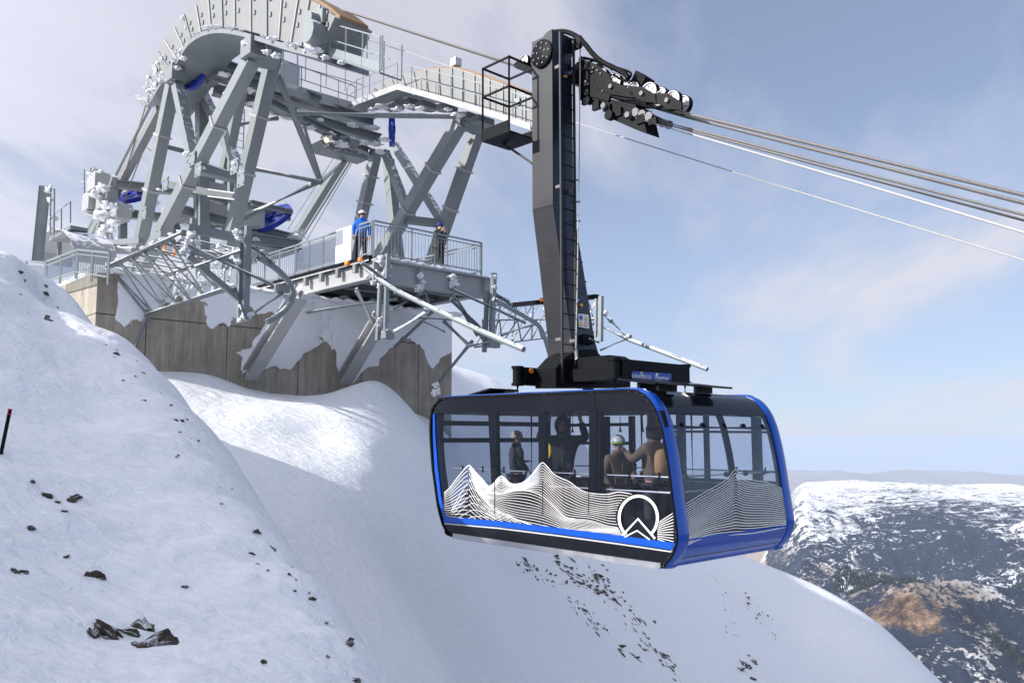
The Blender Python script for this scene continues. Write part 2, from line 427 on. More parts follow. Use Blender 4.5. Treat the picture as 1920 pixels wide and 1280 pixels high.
sky=[(850,686,62),(900,700,64),(960,727,66),(1010,760,68),(1090,830,64),(1180,900,62),(1290,975,61),(1390,1045,60),(1450,1068,59),(1530,1102,57),(1600,1142,55),(1660,1180,53),(1700,1218,51),(1722,1245,49),(1742,1290,46)]
for px,py,d in sky:
    p=PD(px,py,d); ptsB.append(T3(p))
    for k,dz in ((14,-9),(35,-32)):
        q=p+Vector((0.5,0.86,0))*k; ptsB.append((q.x,q.y,p.z+dz))
ptsB+=[(-14,23,1.4),(-22,22,1.5),(-25,50,8),(-40,45,10),(-19,42,8),(-12,44,7),(-5,52,5.5),(-10,38,6),(-6,40,4.5),(-14,57,7.5),(-30,34,4),(-20,80,3),(4,8,-13),(10,3,-20),(25,10,-26),(45,30,-38),(6,14,-12),(30,30,-19)]  # ridge hidden behind the building is raised to shade the right shoulder
hB=tps_fit(ptsB)
def near_h(x,y):
    x=np.asarray(x,float); y=np.asarray(y,float)
    a=hA(x,y); b=hB(x,y)
    r=np.hypot(x,y)
    a=a-0.75*np.maximum(0,np.hypot(x+12,y-5)-16)-1.0*np.maximum(0,-27-x)
    cr=0.05*fbm2(x*0.9+y*.5,(y-x*.5)*2.2,1.1,5,33)
    a=a+0.05*fbm2(x,y,1.2,6,3,gain=.55)+0.16*fbm2(x,y*1.0,3.6,3,5)+cr*2.4
    b=b+0.12*fbm2(x,y,3.5,6,8,gain=.55)+0.35*np.clip((r-28)/30,0,1)*fbm2(x,y,13,4,9)
    k=0.08; h=np.clip(0.5+0.5*(a-b)/k,0,1); m=b*(1-h)+a*h+k*h*(1-h)
    out=np.maximum(0,r-95); m=m-0.62*out
    return np.where(r>95, np.maximum(m, -0.62*r-5), m)
def hpt(x,y): return float(near_h(np.array([x]),np.array([y]))[0])
def hit(px,py,y0=2.0,y1=110.0):
    d=ray(px,py); ys=np.geomspace(y0,y1,900); X=d.x/d.y*ys; Z=d.z/d.y*ys; H=near_h(X,ys)
    k=np.argmax(Z<H)
    if k==0: return None
    t=(Z[k-1]-H[k-1])/((Z[k-1]-H[k-1])-(Z[k]-H[k])+1e-12); y=ys[k-1]+(ys[k]-ys[k-1])*t
    return Vector((d.x/d.y*y,y,hpt(d.x/d.y*y,y)))
def grid_mesh(name, az, rr, hf, mat):
    A,R=np.meshgrid(az,rr); X=np.sin(A)*R; Y=np.cos(A)*R; Z=hf(X,Y)
    n,m=X.shape; me=bpy.data.meshes.new(name)
    co=np.stack([X,Y,Z],-1).reshape(-1,3).astype(np.float32)
    i=np.arange(n-1)[:,None]*m+np.arange(m-1)[None,:]
    q=np.stack([i,i+1,i+m+1,i+m],-1).reshape(-1,4)
    me.vertices.add(n*m); me.vertices.foreach_set('co',co.ravel())
    me.loops.add(q.size); me.loops.foreach_set('vertex_index',q.ravel().astype(np.int32))
    me.polygons.add(len(q)); me.polygons.foreach_set('loop_start',(np.arange(len(q))*4).astype(np.int32))
    me.update(calc_edges=True); me.polygons.foreach_set('use_smooth',[True]*len(q)); me.materials.append(mat)
    me.flip_normals()
    o=bpy.data.objects.new(name,me); COL.objects.link(o); return o
rad=math.radians
azn=np.concatenate([np.linspace(rad(-180),rad(-48),40,endpoint=False),np.linspace(rad(-48),rad(45),620,endpoint=False),np.linspace(rad(45),rad(180),45)])
rn=np.concatenate([[0.01],np.geomspace(0.8,130,620),np.geomspace(140,1400,30)])
o=grid_mesh('snow_slope',azn,rn,near_h,M['snow']); tag(o,kind='structure')

# far country
def far_h(x,y):
    r=np.hypot(x,y); yy=np.where(y>0,r*0.97,r)
    az=np.degrees(np.arctan2(x,np.maximum(y,1)))
    w=fbm2(x,y,5200,3,21)*900
    d=yy+w
    ks=[0,900,1600,2600,3400,4300,5200,6400,7800,9000,10400,12500,15500,22000,90000]
    zs=[-640,-900,-1080,-1100,-1060,-1010,-1030,-930,-720,-560,-520,-1050,-1480,-1600,-1660]
    base=np.interp(d,ks,zs)
    # plateau ridge only right of the cabin's far edge, lower to the left
    fade=np.clip((az-14.5)/4.5,0,1); fade=fade*fade*(3-2*fade)
    low=np.interp(d,ks,[-640,-900,-1080,-1120,-1150,-1180,-1210,-1250,-1290,-1330,-1380,-1430,-1480,-1600,-1660])
    base=low*(1-fade)+base*fade
    rel=np.clip((d-2500)/2500,0,1)*np.clip((15500-d)/4000,0,1)*(0.35+0.65*fade)
    top=np.clip((9000-d)/2500,0.12,1)
    z=base+rel*top*(390*fbm2(x+600*fbm2(x,y,3000,3,4),y,2600,7,22,True,0.52)+90*fbm2(x,y,800,5,25,True))
    # spur with the bare ochre cliff
    p=PD(1680,1112,3800); q=PD(1840,1010,4900)
    for c,s,hh in (((p.x,p.y),(520,620),135),((q.x+100,q.y),(1000,650),170)):
        g=np.exp(-((x-c[0])/s[0])**2-((y-c[1])/s[1])**2); z=z+g*hh*(1+.35*fbm2(x,y,500,5,77,True))
    rng_=np.clip((r-27000)/4000,0,1)
    z=z+rng_*(800*(fbm2(x,y,15000,5,41)+0.35)+300*fbm2(x,y,6000,5,42,True))
    z=z-np.clip((r-14000)/20000,0,1)*260-r*r/1.2742e7
    return z
azf=np.concatenate([np.linspace(rad(-180),rad(-32),50,endpoint=False),np.linspace(rad(-32),rad(4),110,endpoint=False),np.linspace(rad(4),rad(13),120,endpoint=False),np.linspace(rad(13),rad(33),560,endpoint=False),np.linspace(rad(33),rad(180),60)])
rf=np.concatenate([np.geomspace(650,2600,30,endpoint=False),np.geomspace(2600,14000,400,endpoint=False),np.geomspace(14000,46000,110)])
def far_mat():
    m, nt, out = new_mat('mountain_country')
    wp=world_pos(nt); sp=nt.nodes.new('ShaderNodeSeparateXYZ'); L(nt,wp,sp.inputs[0]); z=sp.outputs[2]
    gn=nt.nodes.new('ShaderNodeNewGeometry'); sn=nt.nodes.new('ShaderNodeSeparateXYZ'); L(nt,gn.outputs['Normal'],sn.inputs[0])
    n1=noise(nt,wp,0.0011,9,0.62,0.3); n2=noise(nt,wp,0.011,8,0.72,0.4); n3=noise(nt,wp,0.045,4,0.8); n4=noise(nt,wp,0.00035,4,0.5)
    ground=ramp(nt,n1,[(0.3,(0.18,0.15,0.125)),(0.5,(0.32,0.27,0.23)),(0.7,(0.24,0.21,0.17))])
    # snow cover rises with altitude
    zz=math_(nt,'MULTIPLY',math_(nt,'ADD',z,1130),1/300.0)
    s=math_(nt,'ADD',zz,math_(nt,'MULTIPLY',math_(nt,'SUBTRACT',n2,0.5),3.0)); s=math_(nt,'ADD',s,math_(nt,'MULTIPLY',math_(nt,'SUBTRACT',n1,0.5),2.5))
    sf=ramp(nt,s,[(0.35,0.0),(0.75,1.0)])
    pc=PD(1688,1150,3650); vq=nt.nodes.new('ShaderNodeVectorMath'); vq.operation='DISTANCE'; L(nt,wp,vq.inputs[0]); vq.inputs[1].default_value=(pc.x,pc.y,pc.z)
    bare=ramp(nt,math_(nt,'ADD',math_(nt,'MULTIPLY',vq.outputs['Value'],1/700.0),math_(nt,'MULTIPLY',math_(nt,'SUBTRACT',n2,.5),0.8)),[(0.35,0.0),(0.7,1.0)])
    sf=math_(nt,'MULTIPLY',sf,bare)
    c=mixc(nt,sf,ground,(0.74,0.76,0.80))
    # forest: patchy, dense on mid slopes, thinning to bare snow on the plateau
    f=math_(nt,'ADD',math_(nt,'MULTIPLY',n1,1.5),math_(nt,'MULTIPLY',n2,2.4)); f=math_(nt,'ADD',f,math_(nt,'MULTIPLY',n3,1.7))
    f=math_(nt,'ADD',f,math_(nt,'MULTIPLY',n4,0.8))
    thr=math_(nt,'MULTIPLY',math_(nt,'MAXIMUM',math_(nt,'ADD',z,720),0),0.0024)
    lowt=math_(nt,'MULTIPLY',math_(nt,'MAXIMUM',math_(nt,'SUBTRACT',-1005,z),0),0.022)
    f=math_(nt,'SUBTRACT',math_(nt,'SUBTRACT',f,thr),lowt)
    ff=ramp(nt,math_(nt,'MULTIPLY',math_(nt,'SUBTRACT',f,0.15),0.2),[(0.556,0.0),(0.575,1.0)])
    # nothing but open plain beyond the plateau
    ln=nt.nodes.new('ShaderNodeVectorMath'); ln.operation='LENGTH'; L(nt,wp,ln.inputs[0])
    nearf=ramp(nt,math_(nt,'MULTIPLY',ln.outputs['Value'],1/30000),[(0.42,1.0),(0.6,0.35)])
    c=mixc(nt,math_(nt,'MULTIPLY',ff,nearf),c,(0.022,0.030,0.050))
    # ochre cliff
    p=PD(1688,1172,3600)
    vd=nt.nodes.new('ShaderNodeVectorMath'); vd.operation='DISTANCE'; L(nt,wp,vd.inputs[0]); vd.inputs[1].default_value=(p.x,p.y-60,p.z)
    zz2=None
    cl=ramp(nt,math_(nt,'ADD',math_(nt,'MULTIPLY',vd.outputs['Value'],1/420.0),math_(nt,'MULTIPLY',math_(nt,'SUBTRACT',n2,.5),1.0)),[(0.30,1.0),(0.42,0.0)])
    och=ramp(nt,noise(nt,world_pos(nt,(1,1,.12)),0.02,6,0.7),[(0.40,(0.07,0.045,0.034)),(0.5,(0.20,0.125,0.075)),(0.62,(0.33,0.235,0.16))])
    c=mixc(nt,cl,c,och)
    b=bsdf(nt,out,c,0.9,0,0.1); bump(nt,b,math_(nt,'ADD',math_(nt,'MULTIPLY',n1,3.0),math_(nt,'ADD',n2,math_(nt,'MULTIPLY',ff,.3))),1.0,30.0)
    M['far']=m
far_mat()
o=grid_mesh('mountain_terrain',azf,rf,far_h,M['far']); tag(o,kind='structure')
# conifers scattered on the valley floor and the cliff spur
def forest():
    n=70000; az=np.radians(rng.uniform(15,31,n)); r=np.sqrt(rng.uniform(2700**2,6000**2,n)); x=np.sin(az)*r; y=np.cos(az)*r
    dens=fbm2(x,y,700,4,61)+0.5*fbm2(x,y,150,3,62); k=dens>0.08; x=x[k]; y=y[k]; r=r[k]; z=far_h(x,y)
    m=len(x); h=rng.uniform(14,26,m); w=h*rng.uniform(.16,.24,m)
    vs=np.zeros((m,9,3),np.float32)
    for j in range(4):
        t=j*PI/2+.4; vs[:,j,0]=x+w*math.cos(t); vs[:,j,1]=y+w*math.sin(t); vs[:,j,2]=z+h*.06
        vs[:,4+j,0]=x+w*.55*math.cos(t+.8); vs[:,4+j,1]=y+w*.55*math.sin(t+.8); vs[:,4+j,2]=z+h*.5
    vs[:,8,0]=x; vs[:,8,1]=y; vs[:,8,2]=z+h
    fl=[]
    for j in range(4): fl+= [[j,(j+1)%4,4+(j+1)%4,4+j]]
    q=np.array(fl); Q=(q[None]+np.arange(m)[:,None,None]*9).reshape(-1,4)
    t=np.array([[4+j,4+(j+1)%4,8] for j in range(4)]); Tt=(t[None]+np.arange(m)[:,None,None]*9).reshape(-1,3)
    me=bpy.data.meshes.new('conifer_forest'); me.vertices.add(m*9); me.vertices.foreach_set('co',vs.ravel())
    li=np.concatenate([Q.ravel(),Tt.ravel()]).astype(np.int32); me.loops.add(len(li)); me.loops.foreach_set('vertex_index',li)
    st=np.concatenate([np.arange(len(Q))*4,len(Q)*4+np.arange(len(Tt))*3]).astype(np.int32)
    me.polygons.add(len(st)); me.polygons.foreach_set('loop_start',st); me.update(calc_edges=True)
    plain('conifer',(0.018,0.026,0.02),0.9,0,0.4,0.01,0.2); me.materials.append(M['conifer'])
    o=bpy.data.objects.new('conifer_forest',me); COL.objects.link(o)
    tag(o,'dark conifer forest covering the valley floor far below','forest',kind='stuff')
forest()

# ------------------------------------------------------------------ rocks
def rock_mesh(name, seed, flat=0.6):
    b=MB(); random.seed(seed); b.lump((0,0,0),1,(1.1,random.uniform(.5,.9),flat),3,1.1,seed*3.1)
    b.v=[tuple(Vector(p)*(1+.16*mnoise.noise(Vector(p)*7))) for p in b.v]
    # chisel: snap to a few facets
    nv=[]
    nrm=[Vector((random.uniform(-1,1),random.uniform(-1,1),random.uniform(-.6,1))).normalized() for _ in range(9)]
    for p in b.v:
        p=Vector(p)
        for n_ in nrm:
            d=p.dot(n_)-0.55
            if d>0: p=p-n_*d*0.85
        nv.append(tuple(p))
    me=bpy.data.meshes.new(name); me.from_pydata(nv,[],b.f); me.materials.append(M['rock']); return me
RM=[rock_mesh('rock_shape',s,random.choice((.4,.55,.7))) for s in range(1,8)]
def place_rock(px,py,size_px,label,group,rot=None,elong=1.0,y0=2.0):
    p=hit(px,py,y0)
    if p is None: return
    s=size_px/F_*p.length*0.5*1.25
    o=bpy.data.objects.new('rock',random.choice(RM)); COL.objects.link(o)
    o.location=p+Vector((0,0,-s*0.22)); o.scale=(s*elong,s/elong**.5,s)
    o.rotation_euler=(random.uniform(-.5,.5),random.uniform(-.3,.6) ,random.uniform(0,6.28) if rot is None else rot)
    tag(o,label,'rock',group)
random.seed(11)
g='dark rocks showing through the snow of the near spur'
big=[(262,1178,60,'tall dark block of rock, topmost and largest of the broken row at lower left'),(272,1209,56,'brown rock block lowest and rightmost in the broken row at lower left'),(236,1182,38,'dark rock beside the tall block in the lower left row'),(206,1183,44,'squarish dark rock second from the left end of the lower left row'),(176,1184,34,'flat dark rock at the left end of the lower left row'),
     (84,928,30,'long dark rock pointing down the slope near the left edge'),(136,936,22,'dark rock wedge at the right of the left edge cluster'),(106,941,18,'small rock in the middle of the left edge cluster'),(120,958,16,'small rock lowest in the left edge cluster'),(60,901,11,'tiny rock above the long rock near the left edge'),
     (185,1082,26,'mossy brown rock above the broken row at lower left'),(163,1074,16,'narrow dark rock left of the mossy brown rock'),(122,1043,11,'tiny dark rock between the left edge cluster and the mossy rock'),(44,1072,18,'dark rock at the right end of the streak on the left edge'),(22,1068,20,'thin dark rock streak at the left edge'),(58,987,13,'thin pale brown rock sliver below the left edge cluster'),
     (348,1099,12,'small lone rock in the middle of the shaded near slope'),(494,1239,17,'lone square rock near the bottom of the near slope'),(650,1206,16,'dark rock on the lower lip of the near spur'),(614,1230,13,'narrow dark rock below the lip of the near spur'),(668,1274,16,'lowest dark rock on the near spur at the bottom edge'),(610,1167,9,'small dark rock just above the lower lip rocks'),
     (218,664,17,'flat brown rock on the sunlit upper spur'),(88,592,9,'small dark rock near the top of the spur'),(484,997,15,'dark rock wedge half way down the ridge line'),(582,1122,10,'small dark rock near the snow lip')]
for px,py,s,lab in big: place_rock(px,py,s,lab,g,elong=random.uniform(1,1.5))
for i in range(44):          # pebbles following the ridge line
    t=random.random()**0.8; k=t*(len(ridge)-4)+1.5; i0=int(k); f=k-i0
    px=ridge[i0][0]*(1-f)+ridge[i0+1][0]*f; py=ridge[i0][1]*(1-f)+ridge[i0+1][1]*f
    off=abs(random.gauss(0,26)); place_rock(px-off-3,py+off*0.25+random.uniform(0,14)+4,random.choice((4,5,6,6,8,10)),'small dark stone poking through snow along the ridge of the near spur','stones along the spur ridge',elong=random.uniform(1,2))
def band(x0,y0,x1,y1,n,spread,sz,lab,grp):
    pa_,pb_=hit(x0,y0,20),hit(x1,y1,20); yaw=math.atan2(pb_.y-pa_.y,pb_.x-pa_.x); n=int(n*1.25)
    for i in range(n):
        t=random.random(); px=x0+(x1-x0)*t+random.gauss(0,spread); py=y0+(y1-y0)*t+random.gauss(0,spread*.7)
        place_rock(px,py,random.choice(sz)*random.uniform(.6,.95),lab,grp,yaw+random.uniform(-.35,.35),elong=random.uniform(1.4,3.0),y0=20)
lab='dark rock outcrop fragment in the bands on the snow face below the cabin'; grp='rock bands on the face below the cabin'
band(972,1046,1050,1100,36,9,(4,6,8,11),lab,grp); band(1035,1045,1125,1115,38,9,(4,6,8,11),lab,grp); band(1070,1120,1130,1185,34,8,(4,6,8,10),lab,grp)
band(1100,1055,1200,1170,44,9,(5,7,9,13),lab,grp); band(1180,1170,1270,1265,40,8,(4,6,8,10),lab,grp); band(1150,1205,1212,1252,6,3,(6,8,10),lab,grp)
lab2='dark speck of rock on the right hand snow shoulder'; grp2='specks of rock on the right hand snow shoulder'
band(1340,1070,1390,1230,16,7,(3,4,5),lab2,grp2); band(1395,1105,1455,1200,20,7,(3,4,5,6),lab2,grp2)
for px,py,s,lab in [(1396,1246,26,'reddish brown crag at the foot of the faint chute at lower right'),(1412,1240,18,'mossy rock on the right side of the lower right crag'),(1386,1252,16,'rock on the left side of the lower right crag'),(1402,1228,10,'small rock directly above the lower right crag'),(1410,1272,12,'thin rock hanging below the lower right crag')]:
    place_rock(px,py,s,lab,'crag at the lower right',elong=1.3,y0=20)
# bamboo marker pole stuck in the near slope
p0=hit(2,850); p1=PD(19,767,p0.y)
b=MB().tube([p0-(p1-p0)*.4,p0,p1],0.018,8); pole=b.build('marker_pole','rubber',None,True,'thin dark slope marker pole leaning at the left edge','marker pole',origin=p0)
MB().tube([p1-(p1-p0)*.12,p1+(p1-p0)*.01],0.021,8).build('band','red',pole,True)
# ------------------------------------------------------------------ the cable car
B0=10.94; B1=14.48; BC=(B0+B1)/2
cabin=empty('cable_car', W(10.8,BC,-1.9), 'black and blue cable car, white mountain lines on its glass, hung from a dark arm','cable car')
prof_px=[(833,744),(822,749),(812,759),(807,773),(805,800),(806,832),(809,873),(814,912),(819,946),(826,975),(833,992),(849,1007),
 (980,1026),(1110,1045),(1234,1064),(1249,1058),(1261,1044),(1269,1026),(1272,1008),(1271,990),(1264,937),(1255,866),(1245,812),(1238,786),(1228,762),(1214,743),(1199,733),(1180,729),(1080,733),(960,738)]
P2=[toaz(PB(x,y,B0)) for x,y in prof_px]
P2s=[]
npf=len(P2)
for i in range(npf):     # refine every span, rounding only the corners
    P2s.append(P2[i])
def smooth2(pts,n):
    return [(q.x,q.y) for q in smooth_poly([(a,z,0) for a,z in pts],n,True)]
PROF=smooth2(P2,4); PROF_PX=smooth2(prof_px,4)
ca=sum(p[0] for p in PROF)/len(PROF); cz=sum(p[1] for p in PROF)/len(PROF)
def offs(P,d):            # offset a closed loop inwards (+) / outwards (-)
    out=[]; n=len(P); area=sum(P[i][0]*P[(i+1)%n][1]-P[(i+1)%n][0]*P[i][1] for i in range(n)); sg=1 if area>0 else -1
    for i in range(n):
        a=P[i-1]; b=P[(i+1)%n]; tx,ty=b[0]-a[0],b[1]-a[1]; l=math.hypot(tx,ty) or 1
        out.append((P[i][0]-ty/l*d*sg,P[i][1]+tx/l*d*sg))
    return out
def loft(loops, mats_name, parent, label=None, mat='blue_paint', name='rim'):
    b=MB(); n=len(loops[0])
    for lp in loops: b.v.extend([tuple(p) for p in lp])
    for k in range(len(loops)-1):
        for i in range(n): b.f.append([k*n+i,k*n+(i+1)%n,(k+1)*n+(i+1)%n,(k+1)*n+i])
    return b.build(name,mat,parent,True,label=label)
def loop3(P,b): return [W(a,b,z) for a,z in P]
def mirror_b(b): return B0+B1-b
for far in (False,True):
    fb=(lambda b:mirror_b(b)) if far else (lambda b:b)
    loft([loop3(offs(PROF,.055),fb(B0+.06)),loop3(offs(PROF,.052),fb(B0-.012)),loop3(offs(PROF,.016),fb(B0-.018)),loop3(PROF,fb(B0+.01))],None,cabin,mat='rubber',name='gasket_ring')
    loft([loop3(offs(PROF,.002),fb(B0+.0)),loop3(offs(PROF,-.018),fb(B0+.045)),loop3(offs(PROF,-.026),fb(B0+.12)),loop3(offs(PROF,-.026),fb(B0+.23)),loop3(offs(PROF,-.012),fb(B0+.262)),loop3(offs(PROF,.03),fb(B0+.262))],None,cabin,mat='blue_paint',name='end_hoop')
# shell between the hoops, by stretch of the profile
def seg(px0,px1):         # indices of the profile samples between two pixel marks
    def near(q): return min(range(len(PROF_PX)),key=lambda i:(PROF_PX[i][0]-q[0])**2+(PROF_PX[i][1]-q[1])**2)
    i,j=near(px0),near(px1); out=[i]
    while out[-1]!=j: out.append((out[-1]+1)%len(PROF))
    return out
def shell(name,mat,idx,d=0.01,t=0.04,b0=B0+.25,b1=B1-.25,label=None,smooth=True,parent=None):
    Po=offs(PROF,d); Pi=offs(PROF,d+t); n=len(idx); b=MB()
    for bb in (b0,b1):
        for P in (Po,Pi):
            for i in idx: b.v.append(tuple(W(P[i][0],bb,P[i][1])))
    for i in range(n-1):
        for lay,(s0,s1) in enumerate(((0,2*n),(n,3*n))): b.f.append([s0+i,s0+i+1,s1+i+1,s1+i])
        b.f.append([i,i+1,n+i+1,n+i]); b.f.append([2*n+i,2*n+i+1,3*n+i+1,3*n+i])
    b.f.append([0,n,3*n,2*n]); b.f.append([n-1,2*n-1,4*n-1,3*n-1])
    return b.build(name,mat,parent or cabin,smooth,label=label)
roof=shell('roof','black_gloss',seg((1232,771),(812,759)),0.0,0.05)
undr=shell('underside','silver',seg((849,1007),(1225,1063)),0.0,0.05)
shell('bumper','blue_paint',seg((1225,1063),(1272,1013)),-0.004,0.05,label='glossy blue lower bumper of the near end')
shell('bumper','black_gloss',seg((826,975),(849,1007)),-0.004,0.05)
# end windows: glass follows the profile between the bumper and the roof
ie=seg((1272,1008),(1231,768)); iw=seg((812,759),(826,975))
ge=shell('end_window','glass',ie,0.012,0.008,b0=B0+.24,b1=B1-.24); gw=shell('end_window','glass_far',iw,0.012,0.008,b0=B0+.24,b1=B1-.24)
def endpost(b_lo,b_hi,idx,parent,name='mullion',d=0.02,t=0.03,mat='black_paint',slant=0):
    Po=offs(PROF,d); Pi=offs(PROF,d+t); b=MB(); n=len(idx)
    for bb in (b_lo,b_hi):
        for P in (Po,Pi):
            for i in idx:
                s=slant*(P[i][1]+0.5); b.v.append(tuple(W(P[i][0],bb+s,P[i][1])))
    for i in range(n-1):
        b.f+=[[i,i+1,2*n+i+1,2*n+i],[n+i,n+i+1,3*n+i+1,3*n+i],[i,i+1,n+i+1,n+i],[2*n+i,2*n+i+1,3*n+i+1,3*n+i]]
    return b.build(name,mat,parent)
for (g_,idx) in ((ge,ie),(gw,iw)):
    endpost(BC-.085,BC+.085,idx,g_); endpost(B0+.25,B0+.33,idx,g_); endpost(B1-.36,B1-.25,idx,g_)
def on_shell(px,py,d=0.0,up=False):     # pixel onto the curved end wall
    P=offs(PROF,d); idx=ie
    pts=sorted([(P[i][1],P[i][0]) for i in idx]); a=7.8
    for _ in range(8):
        p=PA(px,py,a); a=lerp_poly(pts,p.z)
    return PA(px,py,a)
def zs_end(z):            # a of the end wall at height z
    P=offs(PROF,0.05); pts=sorted([(P[i][1],P[i][0]) for i in ie]); return lerp_poly(pts,z)
zb=on_shell(1255,800).z
for yy in (793,825): 
    zz_=PA(862,yy,13.85).z; q_=min(offs(PROF,.06),key=lambda p:(abs(p[1]-zz_) if p[0]>12 else 9)); MB().boxw(q_[0]-.03,q_[0]+.02,B0+.3,B1-.3,zz_-.05,zz_+.05).build('transom','black_paint',gw)
MB().tube([W(zs_end(zb)-.0,B0+.3,zb),W(zs_end(zb),B1-.3,zb)],.035,8).build('transom','black_paint',ge)
MB().boxw(zs_end(zb-.06)-.0,zs_end(zb-.06)+.05,B0+.3,B1-.3,zb-.09,zb-.05).build('transom','black_paint',ge)
b=MB()
for k in range(5):
    bb=B0+.55+k*.62; b.disc(W(zs_end(zb),bb,zb+.03),Vv,.05,.05,12)
build_each(b,'transom_bracket','black_paint',ge)
zt=max(z for a,z in PROF)
# long sides: glass pane, black header, skirt, stripes
def side_poly(px,b): return [PB(x,y,b) for x,y in px]
def inset_px(k): 
    return offs(PROF_PX,k)
SG=[(a,z) for a,z in offs(PROF,.05)]
def side_panel(name,pxpoly,b,t,mat,label=None,parent=None,far=False):
    pts=[toaz(PB(x,y,B0)) for x,y in pxpoly]
    bb=mirror_b(b) if far else b
    return MB().prism([W(a,bb,z) for a,z in pts],Vv*(t if not far else -t)).build(name,mat,parent or cabin,label=label)
skirt_top=[(829,981),(935,990),(1050,1004),(1160,1019),(1262,1035)]
hdr_bot=[(811,776),(905,773),(1010,771),(1108,769),(1233,770)]
glass_px=[(812,777),(810,800),(812,850),(817,900),(823,945),(829,980)]+skirt_top[1:]+[(1267,1012),(1266,985),(1259,935),(1250,866),(1240,812),(1233,771)]+hdr_bot[::-1][1:-1]
for far in (False,True):
    side_panel('window_glass',glass_px,B0+.012,.008,'glass' if not far else 'glass_far',far=far)
    top=[(811,776),(815,764),(824,753),(838,748),(960,742),(1080,737),(1180,733),(1198,738),(1212,748),(1224,762),(1233,771)]
    side_panel('header_panel',top+hdr_bot[::-1][1:-1],B0+.002,.06,'black_gloss',far=far)
    side_panel('skirt_panel',[(828,981),(835,992),(850,1002),(980,1021),(1110,1040),(1232,1058),(1246,1053),(1258,1038),(1262,1035)]+skirt_top[::-1][1:-1],B0+.004,.05,'black_gloss',far=far)
side_panel('sill_rail',[(851,999),(980,1018),(1110,1037),(1240,1055),(1240,1063),(1232,1065),(1110,1047),(980,1028),(851,1009)],B0-.03,.08,'silver')
side_panel('blue_stripe',[(831,968),(935,976),(1050,989),(1160,1003),(1265,1017),(1265,1031),(1160,1016),(1050,1001),(935,987),(833,979)],B0-.004,.012,'blue_paint')
side_panel('blue_stripe',[(812,776),(815,776),(816,812),(820,868),(827,930),(835,969),(831,970),(823,940),(815,880),(812,820)],B0-.004,.012,'blue_paint')
side_panel('trim_line',[(833,980),(935,988.5),(1050,1003),(1160,1018),(1262,1033),(1262,1035.5),(1160,1020.5),(1050,1005.5),(935,991),(834,982)],B0-.006,.012,'white_metal')
b=MB()
for i in range(0,len(PROF)-1,3):      # rivets along the gasket
    a,z=offs(PROF,.035)[i]; b.disc(W(a,B0-.02,z),Vv,.008,.006,6)
build_each(b,'rivet','bolt_steel',cabin)
MB().prism([PB(x,y,B0-.001) for x,y in [(1114.5,738),(1115.5,738),(1115.5,768),(1114.5,768)]],Vv*-.004).build('panel_seam','rubber',cabin)
# interior
PI_=offs(PROF,.09)
zf=min(z for a,z in PROF)+.20
floor_a=[a for a,z in PI_ if z<zf+.3]
MB().boxw(min(floor_a)+.05,max(floor_a)-.05,B0+.08,B1-.08,zf-.06,zf).build('floor','interior_floor',cabin)
zc=toaz(PB(1010,772,B0))[1]
cei=[a for a,z in PI_ if abs(z-zc)<.35]
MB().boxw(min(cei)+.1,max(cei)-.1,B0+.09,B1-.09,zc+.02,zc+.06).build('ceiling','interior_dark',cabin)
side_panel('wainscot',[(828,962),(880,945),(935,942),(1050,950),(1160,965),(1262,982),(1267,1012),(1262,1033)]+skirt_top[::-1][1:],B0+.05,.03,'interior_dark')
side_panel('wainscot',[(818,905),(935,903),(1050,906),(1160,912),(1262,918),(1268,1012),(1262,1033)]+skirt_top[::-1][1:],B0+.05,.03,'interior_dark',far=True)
def post(x0,x1,y0,y1,far=False,b=B0+.03,t=.10,x2=None,x3=None):
    return side_panel('window_post',[(x0,y0),(x1,y0),(x3 or x1,y1),(x2 or x0,y1)],b,t,'black_paint',far=far)
post(913,927,771,958,x2=921,x3=931); post(1007,1019,770,965,x2=1008,x3=1019); post(1102,1115,769,975,x2=1102,x3=1114); post(1119,1123,769,975); post(1211,1237,769,800,x3=1245); 
for x in (927,1017,1103): MB().prism([PB(px,py,B0-.001) for px,py in [(x,900),(x+.9,900),(x+.9,965),(x,965)]],Vv*-.003).build('panel_seam','rubber',cabin)
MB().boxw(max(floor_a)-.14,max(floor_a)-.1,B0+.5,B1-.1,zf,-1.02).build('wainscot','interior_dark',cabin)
# far side wall, seen through the glass: posts and window rails placed along the cabin
a0,a1=7.95,13.6
def farpost(a,w_,z0=zf,z1=zc): return MB().boxw(a-w_/2,a+w_/2,B1-.16,B1-.05,z0,z1).build('window_post','black_paint',cabin)
for a,w_ in ((13.35,.14),(12.15,.12),(11.45,.10),(10.2,.16),(9.6,.07),(8.5,.16)): farpost(a,w_)
def rail(name,z,aa,ab,bb,h=.06,mat='black_paint',r=None):
    return (MB().boxw(aa,ab,bb-.02,bb+.02,z-h/2,z+h/2) if r is None else MB().tube([W(aa,bb,z),W(ab,bb,z)],r,8)).build(name,mat,cabin)
rail('transom',.28,11.5,13.4,B1-.1,.07); rail('transom',-.12,11.5,13.4,B1-.1,.07)
for bb,zz,r in ((B0+.16,-.62,.022),(B0+.16,-.86,.022),(B1-.2,-.62,.022),(B1-.2,-.86,.022)): rail('handrail',zz,8.05,13.4,bb,mat='silver',r=r)
b=MB()
for k in range(9):
    for bb in (B0+.14,B1-.18): b.tube([W(8.3+k*.6,bb,-.66),W(8.3+k*.6,bb,-.55)],.028,8)
build_each(b,'rail_clamp','black_paint',cabin)
for zz in (-.62,-.86): MB().tube([W(zs_end(zz)+.12,B0+.35,zz),W(zs_end(zz)+.12,B1-.35,zz)],.024,8).build('handrail','silver',cabin)
b=MB()
for k in range(5): b.disc(W(zs_end(-.62)+.12,B0+.6+.6*k,-.62),Vv,.045,.05,10)
build_each(b,'rail_clamp','black_paint',cabin)
